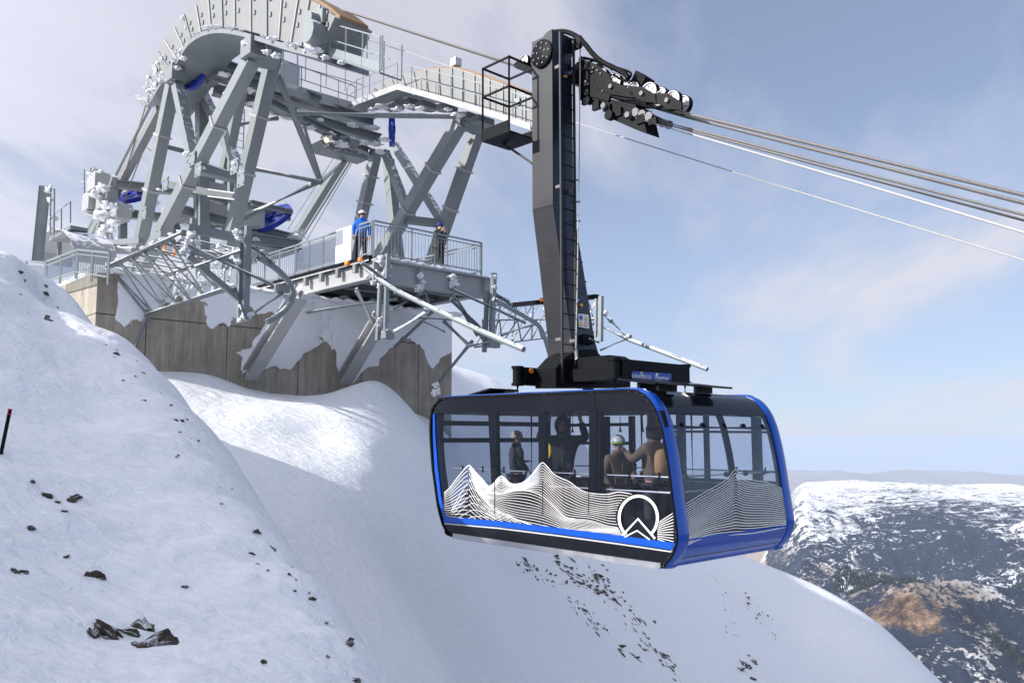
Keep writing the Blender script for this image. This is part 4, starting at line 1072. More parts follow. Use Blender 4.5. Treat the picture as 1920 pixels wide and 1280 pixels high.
# inner bracing below the deck
for (x0,y0,x1,y1,a0_,a1_) in ((575,585,745,560,24.6,22),(668,545,700,606,22.0,22.0),(795,535,805,575,21.7,21.7),(735,580,800,545,21.9,21.7),(740,650,810,585,24.6,22),(855,560,915,650,21.5,21.5)):
    MB().tube([PA(x0,y0,a0_),PA(x1,y1,a1_)],.06,8).build('brace','galv_tube',pf)
def railing(parent,p,q,h=1.1,gap=.11,panel=False,posts=None,name='railing'):
    p=Vector(p); q=Vector(q); d=q-p; n=max(1,int(d.length/1.5)) if posts is None else posts
    b=MB(); b.beam(p+ZZ*h,q+ZZ*h,.05,.05); b.beam(p+ZZ*(h-.12),q+ZZ*(h-.12),.03,.03); b.beam(p+ZZ*.1,q+ZZ*.1,.04,.04)
    for i in range(n+1):
        s=p+d*i/n; b.beam(s-ZZ*.1,s+ZZ*h,.05,.05)
    if not panel:
        m=int(d.length/gap)
        for i in range(1,m): s=p+d*i/m; b.beam(s+ZZ*.1,s+ZZ*(h-.12),.014,.014)
    r=b.build(name,'galv_tube',parent)
    if panel:
        nn=d.cross(ZZ).normalized()*.006
        for i in range(n):
            s=p+d*(i+.04)/n; t=p+d*(i+.96)/n; MB().prism([s+ZZ*.14,t+ZZ*.14,t+ZZ*(h-.16),s+ZZ*(h-.16)],nn).build('mesh_panel','panel_clear',r)
    return r
zr=zP-.02
railing(pf,W(A0,bPL,zr),W(A0,bPR-.05,zr),gap=.13,posts=3); railing(pf,W(A0,bPR,zr),W(25.4,bPR,zr),gap=.13,posts=2)
railing(pf,W(A0+.05,bPL-.03,zr),W(A0+.75,bPL-.03,zr),gap=.13,posts=1)
railing(pf,W(A0+2.0,bPL-.03,zr),W(26.4,bPL-.03,zr),panel=True,posts=3); railing(pf,W(26.45,bPL-.03,zr),W(32,bPL-.03,zr),gap=.15,posts=5)
p_=W(A0+1.7,bPL-.12,zr); MB().boxw(A0+1.05,A0+1.95,bPL-.14,bPL-.10,zr-.02,zr+1.12).build('white_board','white_paint',pf)
for px,py in ((652,494),(677,487)): 
    q_=PB(px,py,bPL-.2); MB().disc(q_,ZZ,.1,.12,14).build('lamp','orange',pf,True)
lumps([(PA(x,y,A0-.3),r,(1,1,1.2)) for x,y,r in [(715,490,.24),(722,515,.2),(705,512,.13),(712,535,.13),(728,500,.15),(788,518,.16),(786,540,.2),(792,530,.15),(850,532,.2),(848,522,.12),(925,520,.12),(928,540,.1)]],pf)
b=MB()
for k in range(14): b.lump(W(A0-.18,bPL+.2+k*.2,zP-.1),.13,(1.2,1.5,.6),1,.6)
b.build('snow_ledge','rime',pf,True)

# --- guide frames (tube trusses and posts that steer the cabin in)
def truss(parent,tops,bots,n,r=.07,rw=.03,third=None,mat='galv_tube'):
    def at(l,t): return l[0].lerp(l[1],t)
    chords=[tops,bots]+([third] if third else [])
    for c in chords: MB().tube(c,r,10).build('chord',mat,parent,True)
    prs=[(tops,bots)]+([(bots,third),(third,tops)] if third else [])
    for A_,B_ in prs:
        for i in range(n):
            t0,t1=i/n,(i+1)/n
            MB().tube([at(A_,t0),at(B_,(t0+t1)/2)],rw,6).build('lacing',mat,parent,True)
            MB().tube([at(B_,(t0+t1)/2),at(A_,t1)],rw,6).build('lacing',mat,parent,True)
def gpost(parent,px,y0,y1,a,wd=.13): 
    p,q_=PA(px[0],y0,a),PA(px[1],y1,a); MB().beam(p,q_,wd).build('post','galv_tube',parent)
# left frame
lf=empty('guide_frame', W(22,9,3.5),'rime covered tube truss guide frame left of the docking platform, in front of the wall','guide frame','cabin guide frames')
t0,t1=PB(203,500,8.0),PB(345,437,8.0); b0,b1=PB(276,590,9.1),PB(425,541,9.1); c0,c1=PB(300,520,10.0),PB(452,468,10.0)
truss(lf,[t0,t1],[b0,b1],6,.085,.035,[c0,c1])
MB().tube([t0,b0],.05,8).build('end_tube','galv_tube',lf); MB().tube([b0,PA(250,653,24.7)],.06,8).build('wall_strut','galv_tube',lf,True)
MB().tube([b0+ZZ*.15,b0-ZZ*.3],.05,8).build('end_tube','galv_tube',lf)
aE=19.2
gpost(lf,(465,460),424,602,aE-.1); gpost(lf,(452,448),455,606,aE+.1,.09); gpost(lf,(363,357),410,492,aE+.4); 
MB().beam(PA(352,428,aE+.4),PA(452,447,aE+.2),.2).build('cross_beam','steel_snowy',lf); MB().beam(PA(352,480,aE+.3),PA(448,560,aE+.1),.13).build('cross_beam','steel',lf)
MB().beam(PA(350,470,aE+.3),PA(440,492,aE+.2),.1).build('cross_beam','galv_tube',lf)
MB().tube(smooth_poly([PA(x,y,19) for x,y in [(480,480),(510,498),(530,515),(545,535),(549,556),(540,575),(522,592),(500,604)]],4),.075,12).build('guide_rail','galv_tube',lf,True,label='short curved guide rail of bent grey tube')
for (x0,y0,x1,y1,r) in ((352,460,512,534,.055),(468,592,530,548,.06),(474,462,514,494,.07),(365,500,450,470,.05),(440,540,463,600,.05)):
    MB().tube([PA(x0,y0,19.2),PA(x1,y1,18.9)],r,8).build('brace','galv_tube',lf,True)
MB().box(PA(530,541,18.9),U*.08,Vv*.15,ZZ*.1).build('clamp','steel',lf)
lumps([(PA(x,y,19.1),r,(1,1,1)) for x,y,r in [(360,438,.14),(355,452,.18),(346,470,.14),(370,455,.12),(445,436,.16),(450,446,.14),(440,470,.15),(446,490,.14),(475,490,.12),(480,448,.1),(455,575,.12),(462,592,.17),(450,600,.1),(536,556,.14),(545,568,.1),(412,462,.12),(338,448,.13)]],lf)
lumps([(t0.lerp(t1,t)+ZZ*.09,.12,(1,1,.7)) for t in (.0,.15,.5,.62,.75,.86,.95)]+[(c0.lerp(c1,t)+ZZ*.1,.13,(1.3,1.3,.6)) for t in (.1,.3,.45,.6,.9)]+[(b0.lerp(b1,t)+ZZ*.06,.08,(1,1,.8)) for t in (.0,.4,.7)],lf)
# middle frame at the platform corner
mf=empty('guide_frame', W(20,14.6,4),'guide frame with long flared tube hanging beneath the near corner of the docking platform','guide frame','cabin guide frames')
gpost(mf,(727,722),476,634,21.2,.13); gpost(mf,(713,708),535,638,21.35,.11)
MB().tube(smooth_poly([PB(x,y,14.7) for x,y in [(683,498),(690,506),(730,537),(800,573),(900,620),(982,655)]],5),.075,12).build('guide_rail','galv_tube',mf,True,label='long straight guide rail tube pointing down to the cabin')
for (x0,y0,x1,y1,r,a) in ((678,492,725,526,.07,21.2),(668,540,697,604,.05,21.2),(738,622,795,587,.06,20.2),(700,585,708,600,.05,21.2),(740,548,760,560,.05,21.0)): MB().tube([PA(x0,y0,a),PA(x1,y1,a)],r,8).build('brace','galv_tube',mf,True)
MB().box(PA(727,628,21.1),U*.12,Vv*.16,ZZ*.12).build('clamp','steel',mf)
lumps([(PA(x,y,21.1),r,(1,1,1)) for x,y,r in [(712,600,.12),(710,610,.1),(725,622,.13),(690,520,.12),(700,530,.1),(745,618,.1),(768,605,.1)]],mf)
# right frame beyond the platform
rf_=empty('guide_frame', W(20,19.5,4),'guide frame of the far track with crossed tubes at the right of the platform','guide frame','cabin guide frames')
gpost(rf_,(926,921),512,648,20.8,.15); gpost(rf_,(914,908),545,660,21,.12); gpost(rf_,(851,850),525,560,21.4,.1)
MB().tube(smooth_poly([PA(x,y,19.8) for x,y in [(925,560),(960,580),(1000,603),(1013,615),(1022,635),(1030,662)]],5),.075,12).build('guide_rail','galv_tube',rf_,True,label='curved guide rail bending downwards')
for (x0,y0,x1,y1,r) in ((850,543,985,605,.06),(845,560,910,625,.08),(940,628,1000,608,.06),(852,560,895,630,.05),(922,548,955,566,.09),(930,555,960,572,.05),(830,600,880,648,.07),(880,648,925,640,.06),(780,594,860,600,.06),(790,600,835,622,.04)):
    MB().tube([PA(x0,y0,20.9),PA(x1,y1,20.6)],r,8).build('brace','galv_tube',rf_,True)
MB().tube([PA(885,640,21.5),PA(820,720,24.7)],.07,8).build('wall_strut','galv_tube',rf_,True)
MB().box(PA(925,645,20.6),U*.12,Vv*.2,ZZ*.12).build('clamp','steel',rf_)
lumps([(PA(x,y,20.7),r,(1,1,1)) for x,y,r in [(852,528,.14),(848,518,.18),(926,520,.14),(928,538,.12),(926,640,.1),(850,588,.1),(818,735,.2),(818,722,.16)]],rf_)
# far truss guide
tf=empty('guide_frame', W(22,24,4),'lattice guide truss seen behind the hanger arm, farthest right of the guide frames','guide frame','cabin guide frames')
T0,T1=PB(780,597,23.6),PB(1120,563,23.6); Q0,Q1=PB(850,655,24.2),PB(1125,632,24.2); R0,R1=PB(870,580,25.2),PB(1120,556,25.2)
truss(tf,[PB(905,600,23.6),PB(1120,598,23.6)],[PB(890,650,24.2),PB(1120,622,24.2)],6,.06,.03,[PB(925,572,25.2),PB(1120,558,25.2)])
MB().beam(PB(958,572,23.7),PB(1120,556,23.7),.24,.16).build('bumper_rail','black_paint',tf)
gpost(tf,(1127,1126),555,640,18.4,.13); gpost(tf,(1118,1117),560,632,18.6,.08)
MB().tube([PB(x,y,23.2) for x,y in [(1114,605),(1180,637),(1260,667),(1326,692)]],.075,12).build('guide_rail','galv_tube',tf,True,label='straight pale guide rail tube reaching far right of the hanger')
for (x0,y0,x1,y1,r) in ((1128,585,1146,602,.09),(1146,602,1176,632,.05),(1176,634,1126,656,.05)): MB().tube([PB(x0,y0,23.3),PB(x1,y1,23.3)],r,8).build('brace','galv_tube',tf,True)
MB().disc(PB(1179,632,23.2),U,.1,.15,12).build('clamp','steel',tf); lumps([(PB(1135,586,23.3),.16,(1,1,1))],tf)
MB().disc(PB(1018,562,23.6),ZZ,.13,.14,14).build('lamp','orange',tf,True)

# --- support towers
def leg(parent,b,x0,y0,x1,y1,wd=.42,ext=0.0,zend=None,b2=None,mat='steel',name='leg'):
    p=PB(x0,y0,b); q_=PB(x1,y1,b if b2 is None else b2); q_=q_+(q_-p)*ext
    if zend is not None and q_.z>zend: q_=p+(q_-p)*((zend-p.z)/(q_.z-p.z))
    MB().beam(p,q_,wd,wd*.92,up=Vv).build(name,mat,parent); return p,q_
n1=empty('cable_support_tower', W(27,12.7,7),'nearer and taller steel cable support tower carrying the big curved saddle at upper left','tower')
bn,bf=12.0,13.6
leg(n1,bn,474,108,297,446,.46,zend=6.4); leg(n1,bn,326,150,262,462,.46,zend=6.4); leg(n1,bn,330,148,362,300,.36); 
leg(n1,bf,512,112,437,430,.46,zend=6.2); leg(n1,bf,372,160,446,312,.34); leg(n1,bf,378,150,380,440,.42,zend=6.2); leg(n1,bf,462,120,420,330,.36); 
leg(n1,bf,430,190,434,420,.2,.1)
leg(n1,bn,374,318,455,338,.30,b2=bf,name='cross_beam'); leg(n1,bn,352,300,452,335,.22,b2=bf,name='cross_beam',mat='steel_snowy'); leg(n1,bn,310,345,440,370,.26,b2=bf,name='cross_beam'); leg(n1,bn,478,110,512,118,.46,b2=bf,name='cross_beam'); leg(n1,bn,320,155,378,160,.4,b2=bf,name='cross_beam')
leg(n1,bn,290,270,350,285,.18,b2=bf,name='cross_beam',mat='steel_snowy')
# rear anchored rope leg with snow, leaning down to the left
leg(n1,bn,300,205,168,450,.34,mat='steel_snowy',name='rear_leg'); leg(n1,bn,286,190,160,440,.12,mat='steel',name='rear_leg')
b=MB(); b.ibeam(PB(404,88,bn-.2),PB(280,190,bn-.2),.5,.3); 
def girder(parent,top,bot,bb,th,mat='saddle_plate',name='saddle_girder'):
    """curved box girder between two outlines in the plane of one rope lane"""
    tp=smooth_poly([PB(x,y,bb) for x,y in top],4); bt=smooth_poly([PB(x,y,bb) for x,y in bot],4)
    return MB().strip(tp,bt,Vv*th).build(name,mat,parent)
topS=[(270,165),(285,120),(308,75),(345,28),(390,-8),(440,-32),(500,-40),(560,-10),(600,10),(628,32)]
botS=[(282,185),(304,150),(332,112),(358,72),(395,52),(440,52),(500,68),(545,82),(585,92),(600,96)]
sg=girder(n1,topS,botS,bn,1.25)
# ribs, bolts and groove on the saddle
def on_poly(pl,t):
    k=t*(len(pl)-1); i=min(int(k),len(pl)-2); f_=k-i; return (pl[i][0]*(1-f_)+pl[i+1][0]*f_, pl[i][1]*(1-f_)+pl[i+1][1]*f_)
bolts=MB()
for i in range(1,18):
    t=i/18; x0,y0=on_poly(topS,t); x1,y1=on_poly(botS,t); p,q_=PB(x0,y0,bn-.03),PB(x1,y1,bn-.03)
    MB().beam(p,q_,.06,.035,up=Vv).build('rib','steel_light' if i%3 else 'galv_tube',sg)
    for s in (.35,.62):
        x,y=x0+(x1-x0)*s+7,y0+(y1-y0)*s; bolts.boxw(*(lambda c:(c[0]-.05,c[0]+.05,c[1]-.02,c[1]+.01,c[2]-.07,c[2]+.07))(abz(PB(x,y,bn-.02))))
build_each(bolts,'bolt_plate','galv_tube',sg)
tp=[PB(x,y,bn) for x,y in smooth2(topS,1)] if False else smooth_poly([PB(x,y,bn) for x,y in topS],4)
MB().strip([p+Vv*.15+ZZ*.01 for p in tp],[p+Vv*1.1+ZZ*.01 for p in tp],ZZ*.10).build('rope_groove','timber',sg)
botf=smooth_poly([PB(x,y,bn-.25) for x,y in [(262,185)]+[(x-4,y+4) for x,y in botS]],3)
MB().strip(botf,[p+Vv*1.7 for p in botf],ZZ*-.16).build('bottom_flange','steel_snowy',sg)
random.seed(5)
for i,p in enumerate(botf):
    if i%3!=2: MB().lump(p-Vv*.04+ZZ*.06,random.uniform(.04,.085),(2.0,1.3,.55),3,1.1).build('rime_clump','rime',sg,True)
for _ in range(26):
    t=random.uniform(0,.33); x0,y0=on_poly(topS,t); x1,y1=on_poly(botS,t); s=random.random(); MB().lump(PB(x0+(x1-x0)*s,y0+(y1-y0)*s,bn-.08),random.uniform(.03,.07),(1,1,1.3),2,1.0).build('rime_clump','rime',sg,True)
# nose of the saddle
MB().strip([PB(x,y,bn-.14) for x,y in [(583,55),(572,62),(566,75),(572,88)]],[PB(x,y,bn-.14) for x,y in [(583,60),(582,66),(582,78),(583,90)]],Vv*.12).build('hook_plate','steel_light',sg)
MB().disc(PB(604,68,12.05),Vv,.34,.95,28).build('nose_drum','steel',sg,True); MB().disc(PB(606,45,12.1),Vv,.22,1.0,20).build('nose_drum','steel',sg,True)
MB().box(PB(598,38,11.95),U*.35,Vv*.1,ZZ*.22).build('nose_plate','steel',sg)
# node blocks on the legs
for x,y,bb in ((474,92,bn-.1),(328,140,bn-.1),(508,105,bf)): MB().box(PB(x,y,bb),U*.35,Vv*.25,ZZ*.3).build('node_block','steel_snowy',n1)
for x,y,bb in ((360,298,bn),(297,440,bn),(372,318,bn),(452,336,bn),(440,312,bn),(310,345,bn),(270,400,bn)):
    g_=MB().box(PB(x,y,bb-.26),U*.26,Vv*.018,ZZ*.24).build('gusset_plate','galv_tube',n1)
    for i in (-1,1):
        for j in (-1,1): MB().disc(PB(x,y,bb-.285)+U*.17*i+ZZ*.15*j,Vv,.028,.03,6).build('bolt','bolt_steel',g_)
for (x0,y0,x1,y1,bb) in ((474,108,297,446,bn),(326,150,262,462,bn),(512,112,437,430,bf)):
    for t in (.33,.66):
        p,q_=PB(x0,y0,bb),PB(x1,y1,bb); d=(q_-p).normalized(); c=p.lerp(q_,t); MB().beam(c-d*.04,c+d*.04,.56,.52,up=Vv).build('flange','steel_light',n1)
# maintenance basket right of the saddle nose
def basket(parent,pxs,b0_,b1_,hh,name='walkway'):
    """pxs: two floor points of a catwalk in lane plane b0_"""
    p,q_=PB(*pxs[0],b0_),PB(*pxs[1],b0_); w_=b1_-b0_
    fl=MB().prism([p,q_,q_+Vv*w_,p+Vv*w_],ZZ*-.05).build(name,'steel_snowy',parent)
    d=q_-p; n=max(1,round(d.length/.9))
    for off in (0,w_):
        b=MB(); b.beam(p+Vv*off+ZZ*hh,q_+Vv*off+ZZ*hh,.035); b.beam(p+Vv*off+ZZ*hh*.5,q_+Vv*off+ZZ*hh*.5,.03)
        for i in range(n+1): s=p+d*i/n+Vv*off; b.beam(s,s+ZZ*hh,.035)
        b.build('handrail','galv_tube',fl)
    MB().strip([p-Vv*.01,q_-Vv*.01],[p-Vv*.01+ZZ*.25,q_-Vv*.01+ZZ*.25],Vv*.02).build('kick_plate','galv_tube',fl); return fl
wk=basket(n1,[(618,104),(712,135)],12.2,12.9,.95); 
b=MB().beam(PB(712,135,12.2),PB(712,135,12.9)+ZZ*0,.03)
for off in (12.2,12.9): b.beam(PB(716,132,off),PB(716,132,off)+ZZ*.95,.035)
b.build('handrail','galv_tube',wk)
# far tower
n2=empty('cable_support_tower', W(25,21,7),'smaller farther cable support tower with arched saddle behind the docking platform','tower')
fb,ff=20.2,21.8
leg(n2,fb,862,232,742,432,.48,zend=5.3); leg(n2,ff,897,243,832,428,.46,zend=5.3); leg(n2,fb,722,285,766,400,.3,.0); leg(n2,ff,738,270,826,410,.32,.0); leg(n2,fb,706,280,678,405,.42,zend=5.3); leg(n2,ff,728,300,742,440,.42,zend=5.3)
leg(n2,fb,762,412,832,420,.3,b2=ff,name='cross_beam',mat='steel_snowy'); leg(n2,fb,858,232,905,240,.4,b2=ff,name='cross_beam')
leg(n2,fb,652,285,548,452,.36,mat='steel_snowy',name='rear_leg'); leg(n2,fb,664,290,560,455,.09,name='rear_leg')
topR=[(690,182),(700,168),(725,152),(760,138),(800,130),(845,128),(880,135),(930,152),(970,168),(1003,184)]
botR=[(700,200),(715,188),(738,180),(770,178),(805,180),(845,188),(880,197),(930,212),(970,226),(1003,238)]
s2=girder(n2,topR,botR,fb,1.25)
for i in range(1,16):
    t=i/16; x0,y0=on_poly(topR,t); x1,y1=on_poly(botR,t); MB().beam(PB(x0,y0,fb-.03),PB(x1,y1,fb-.03),.05,.03,up=Vv).build('rib','galv_tube',s2)
tp2=smooth_poly([PB(x,y,fb) for x,y in topR],4)
MB().strip([p+Vv*.15+ZZ*.01 for p in tp2],[p+Vv*1.1+ZZ*.01 for p in tp2],ZZ*.09).build('rope_groove','timber',s2)
wpts=[(650,205),(668,192),(745,163),(800,178),(870,198),(930,216),(995,238)]
wk_=[PB(x,y,fb-.9) for x,y in wpts]
fl=MB().strip(wk_,[p+Vv*.8 for p in wk_],ZZ*-.08).build('walkway','steel_snowy',n2)
MB().strip([p-Vv*.02+ZZ*.12 for p in wk_],[p-Vv*.02-ZZ*.12 for p in wk_],Vv*.03).build('kick_plate','steel_light',fl)
b=MB()
for off in (0,):
    for i,(p,q_) in enumerate(zip(wk_,wk_[1:])):
        b.beam(p+ZZ*1.0,q_+ZZ*1.0,.035); b.beam(p+ZZ*.55,q_+ZZ*.55,.03); n=max(1,round((q_-p).length/.9))
        for k in range(n): s=p+(q_-p)*k/n; b.beam(s,s+ZZ*1.0,.035)
b.build('handrail','galv_tube',fl)
for (x0,y0,x1,y1,bb) in ((862,232,742,432,fb),(897,243,832,428,ff),(706,280,678,405,fb)):
    for t in (.4,.8):
        p,q_=PB(x0,y0,bb),PB(x1,y1,bb); d=(q_-p).normalized(); c=p.lerp(q_,t); MB().beam(c-d*.04,c+d*.04,.57,.53,up=Vv).build('flange','steel_light',n2)
# things hanging under the arch
for (x,y,s) in ((770,195,.3),(800,200,.25),(745,195,.3),(885,222,.2),(905,228,.22),(838,205,.2)): MB().box(PB(x,y,fb+.4),U*s,Vv*.4,ZZ*.12).build('bearing_block','steel_snowy',n2)
lumps([(PB(x,y,fb-.5),r,(1.4,1.4,.7)) for x,y,r in [(700,205,.2),(715,200,.25),(745,205,.22),(770,200,.2),(790,203,.2),(860,215,.25),(840,205,.15),(720,262,.22),(705,270,.25),(712,285,.2),(655,212,.15)]],n2)
lumps([(PB(x,y,bn-.2),r,(1.2,1.2,.8)) for x,y,r in [(330,128,.2),(320,150,.18),(345,110,.16),(468,84,.25),(500,98,.16),(520,105,.18),(575,98,.15),(610,108,.14),(640,118,.12),(275,188,.2),(290,170,.2),(350,288,.14),(446,308,.16),(380,315,.12),(440,318,.12),(298,355,.1)]],n1)
# instrument box
MB().box(PB(855,118,fb+.5),U*.16,Vv*.16,ZZ*.16).build('instrument_box','white_metal',n2); MB().box(PB(968,192,fb-.05),U*.18,Vv*.02,ZZ*.14).build('door','galv_tube',s2)

# --- gantry between the towers
gt=empty('gantry_walkway', W(26,17,9),'snow crusted steel gantry walkway joining the two cable towers','walkway')
def G(x,y,bb): return PB(x,y,bb)
def gb(x0,y0,b0_,x1,y1,b1_,w_,h_=None,name='girder',mat='steel_snowy'): MB().ibeam(G(x0,y0,b0_),G(x1,y1,b1_),w_,h_ or w_,.05).build(name,mat,gt)
gb(395,135,13.0,700,232,20.3,.5,.45); gb(400,168,13.4,712,262,20.3,.4,.4); gb(500,190,14.2,690,285,20.0,.35,.3); gb(385,110,13.4,600,190,17,.4,.4)
fl=MB().prism([G(500,165,14.2),G(665,208,19.6),G(690,200,20.6),G(520,150,14.8)],ZZ*-.06).build('deck','steel_light',gt)
for (x0,y0,x1,y1,b0_,b1_) in ((525,160,665,204,14.6,19.6),(530,140,680,180,15.0,20.4)):
    p,q_=G(x0,y0,b0_),G(x1,y1,b1_); b=MB().beam(p+ZZ*1.0,q_+ZZ*1.0,.035).beam(p+ZZ*.5,q_+ZZ*.5,.03)
    for k in range(5): s=p+(q_-p)*k/4; b.beam(s,s+ZZ*1.0,.035)
    b.build('handrail','galv_tube',gt)
MB().tube([G(555,212,14.5),G(700,216,17.5),G(856,218,20.0)],.11,12).build('pipe','steel',gt,True)
for (x0,y0,b0_,x1,y1,b1_,r) in ((520,140,14,600,338,17,.12),(602,338,17,452,410,14,.13),(470,315,13.8,602,342,17,.11),(602,340,17,660,290,19.5,.1),(440,235,14,520,222,16,.1),(250,262,12.5,300,290,13,.1),(560,205,15.5,600,330,17,.06)):
    MB().tube([G(x0,y0,b0_),G(x1,y1,b1_)],r,10).build('brace','steel',gt,True)
MB().box(G(543,143,14.6),U*.2,Vv*.3,ZZ*.36).build('control_cabinet','white_metal',gt); MB().tube([G(558,165,14.7),G(558,102,14.7)],.03,6).build('lamp_pole','white_metal',gt)
for k in range(8):
    x=400+k*38; y=150+k*12.5; MB().box(G(x,y,13.2+k*.95),U*.3,Vv*.16,ZZ*.14).build('bearing_block','steel_snowy',gt)
lumps([(G(x,y,bb),r,(1.5,1.5,.7)) for x,y,bb,r in [(430,175,13.5,.22),(470,195,14,.2),(505,212,14.6,.18),(540,222,15.4,.2),(580,240,16.4,.22),(620,252,17.6,.2),(650,262,18.5,.28),(680,268,19,.25),(640,270,18,.3),(612,258,17.4,.22),(700,240,19.8,.25),(660,235,18.8,.2),(600,225,17,.16),(470,170,13.9,.2),(420,140,13.2,.2)]],gt)
# motor and lit lamp slung under the gantry
MB().prism([G(602,262,17.3),G(690,290,19.5),G(690,300,19.5),G(610,280,17.3)],U*.8).build('service_tray','steel_snowy',gt)
MB().disc(G(660,268,18.6),Vv,.22,.4,18).build('motor','steel',gt,True); MB().disc(G(640,262,18.2),Vv,.16,.3,16).build('motor','galv_tube',gt,True)
m,nt_,ot_=new_mat('lamp_glow'); e_=nt_.nodes.new('ShaderNodeEmission'); e_.inputs[0].default_value=(1,.72,.3,1); e_.inputs[1].default_value=3.0; L(nt_,e_.outputs[0],ot_.inputs[0]); M['lamp_glow']=m
MB().disc(G(612,263,17.2),U,.09,.06,14).build('lamp','lamp_glow',gt,True)
# ladder below the gantry
b=MB()
for off in (0,.4): b.beam(G(440,200,13.8)+Vv*off,G(440,200,13.8)+Vv*off-ZZ*2.6,.03)
for k in range(9): s=G(440,200,13.8)-ZZ*.28*(k+.5); b.beam(s,s+Vv*.4,.02)
b.build('ladder','galv_tube',gt)

# --- bull wheels
def bullwheel(cx,cy,bb,r,tilt,lab,axv=None):
    c=PB(cx,cy,bb); ax=(ZZ*math.cos(tilt)-(Vv*.75-U*.0).normalized()*math.sin(tilt)*1.0-U*.25).normalized()
    if axv is not None: ax=axv.normalized()
    t=empty('bull_wheel',c,lab,'bull wheel','blue bull wheels')
    b=MB().ring(c,ax,r*.80,r,.16,44).build('rim','wheel_blue',t,True)
    MB().lathe(c,ax,[(r,-.08),(r*1.04,-.10),(r*1.04,-.05),(r*.99,0),(r*1.04,.05),(r*1.04,.10),(r,.08)],44).build('groove','wheel_blue',t,True)
    x,y=MB().frame(ax)
    for k in range(6):
        d=x*math.cos(k*PI/3+.3)+y*math.sin(k*PI/3+.3); MB().beam(c+d*r*.15,c+d*r*.82,.22,.10,up=ax).build('spoke','wheel_blue',t)
    MB().disc(c,ax,r*.22,.3,24).build('hub','wheel_blue',t,True)
    return t
bullwheel(505,410,16.5,.98,.75,'round blue bull wheel lying tilted above the platform at the foot of the towers')
bullwheel(268,362,12.9,1.05,.55,'blue bull wheel lying partly hidden behind the legs of the nearer tower')
bullwheel(362,135,12.7,.7,1.5,'blue wheel standing upright under the big saddle of the nearer tower')
bullwheel(735,243,20.8,.72,1.5,'blue wheel standing upright under the arched saddle of the farther tower',Vv*.75-U*.6)
# --- machinery deck at the rear
md=empty('machinery_deck', W(31,11,7),'snow packed steel machinery deck with beams behind the legs of the nearer tower','machinery deck')
for (x0,y0,b0_,x1,y1,b1_,w_,mt) in ((215,345,11.4,450,372,16,.32,'steel_snowy'),(205,398,11.4,470,425,16,.34,'steel'),(330,352,13,545,408,17.5,.3,'steel'),(340,395,13,560,450,17.5,.35,'steel_snowy'),(175,320,11,240,350,12,.3,'steel_snowy'),(160,400,10.8,240,410,12,.25,'steel_light'),(450,445,14.5,560,460,17.5,.4,'steel_snowy'),(470,380,15,545,398,17,.2,'steel')):
    MB().ibeam(PB(x0,y0,b0_),PB(x1,y1,b1_),w_,w_,.05).build('beam',mt,md)
for (x,y,bb,sx,sy,sz) in ((185,345,11,.5,.3,.3),(172,380,11,.4,.25,.35),(200,375,11.3,.4,.3,.4),(225,400,11.6,.5,.3,.3),(330,400,13.2,.5,.4,.25),(400,400,14.5,.5,.4,.3),(470,410,15.4,.4,.4,.35),(400,355,14.5,.5,.4,.15)):
    MB().box(PB(x,y,bb),U*sx,Vv*sy,ZZ*sz).build('machine_housing','steel_light',md)
lumps([(PB(x,y,bb),r,(1.3,1.3,1)) for x,y,bb,r in [(180,330,10.9,.35),(195,352,10.9,.3),(178,365,10.8,.3),(205,385,11,.3),(190,405,10.9,.35),(215,418,11.2,.25),(197,432,11,.3),(240,392,11.8,.25),(545,448,17.2,.4),(560,440,17.4,.3),(530,455,17,.35),(350,420,13.6,.25),(290,380,12.6,.2),(400,415,14.6,.25)]],md)
for (x,y0,y1) in ((158,318,372),(170,315,360)): MB().beam(PB(x,y0,10.9),PB(x,y1,10.9),.04).build('handrail','galv_tube',md)
for (x0,y0,x1,y1) in ((152,320,205,325),(152,340,180,343),(390,355,440,362),(390,368,440,374)): MB().beam(PB(x0,y0,11),PB(x1,y1,11.4),.035).build('handrail','galv_tube',md)
for (x0,y0,x1,y1,w_) in ((180,450,215,330,.2),(205,440,215,470,.2),(165,440,178,470,.15),(188,455,265,452,.2)): MB().beam(PB(x0,y0,11.2),PB(x1,y1,11.2),w_).build('column','steel_snowy',md)
for x,y0,y1,bb in ((380,300,470,15.5),(372,330,450,13.5),(425,330,440,15),(446,350,430,15.8),(395,330,440,14.8),(230,415,470,12),(330,415,470,13.8),(480,430,470,16.4)): MB().beam(PB(x,y0,bb),PB(x,y1,bb),.28).build('column','steel',md)
MB().prism([PB(150,462,10.6),PB(520,475,16.2),PB(560,462,17.6),PB(200,446,12.2)],ZZ*-.25).build('deck','steel_light',md)
# orange snow guard seen between the legs
MB().tube(smooth_poly([PB(x,y,12) for x,y in [(312,478),(308,466),(311,458),(320,456),(327,462),(328,472),(324,480)]],4),.05,8).build('warning_hoop','orange',None,True,'small orange warning hoop standing on the deck behind the left truss','hoop',origin=PB(318,475,12))

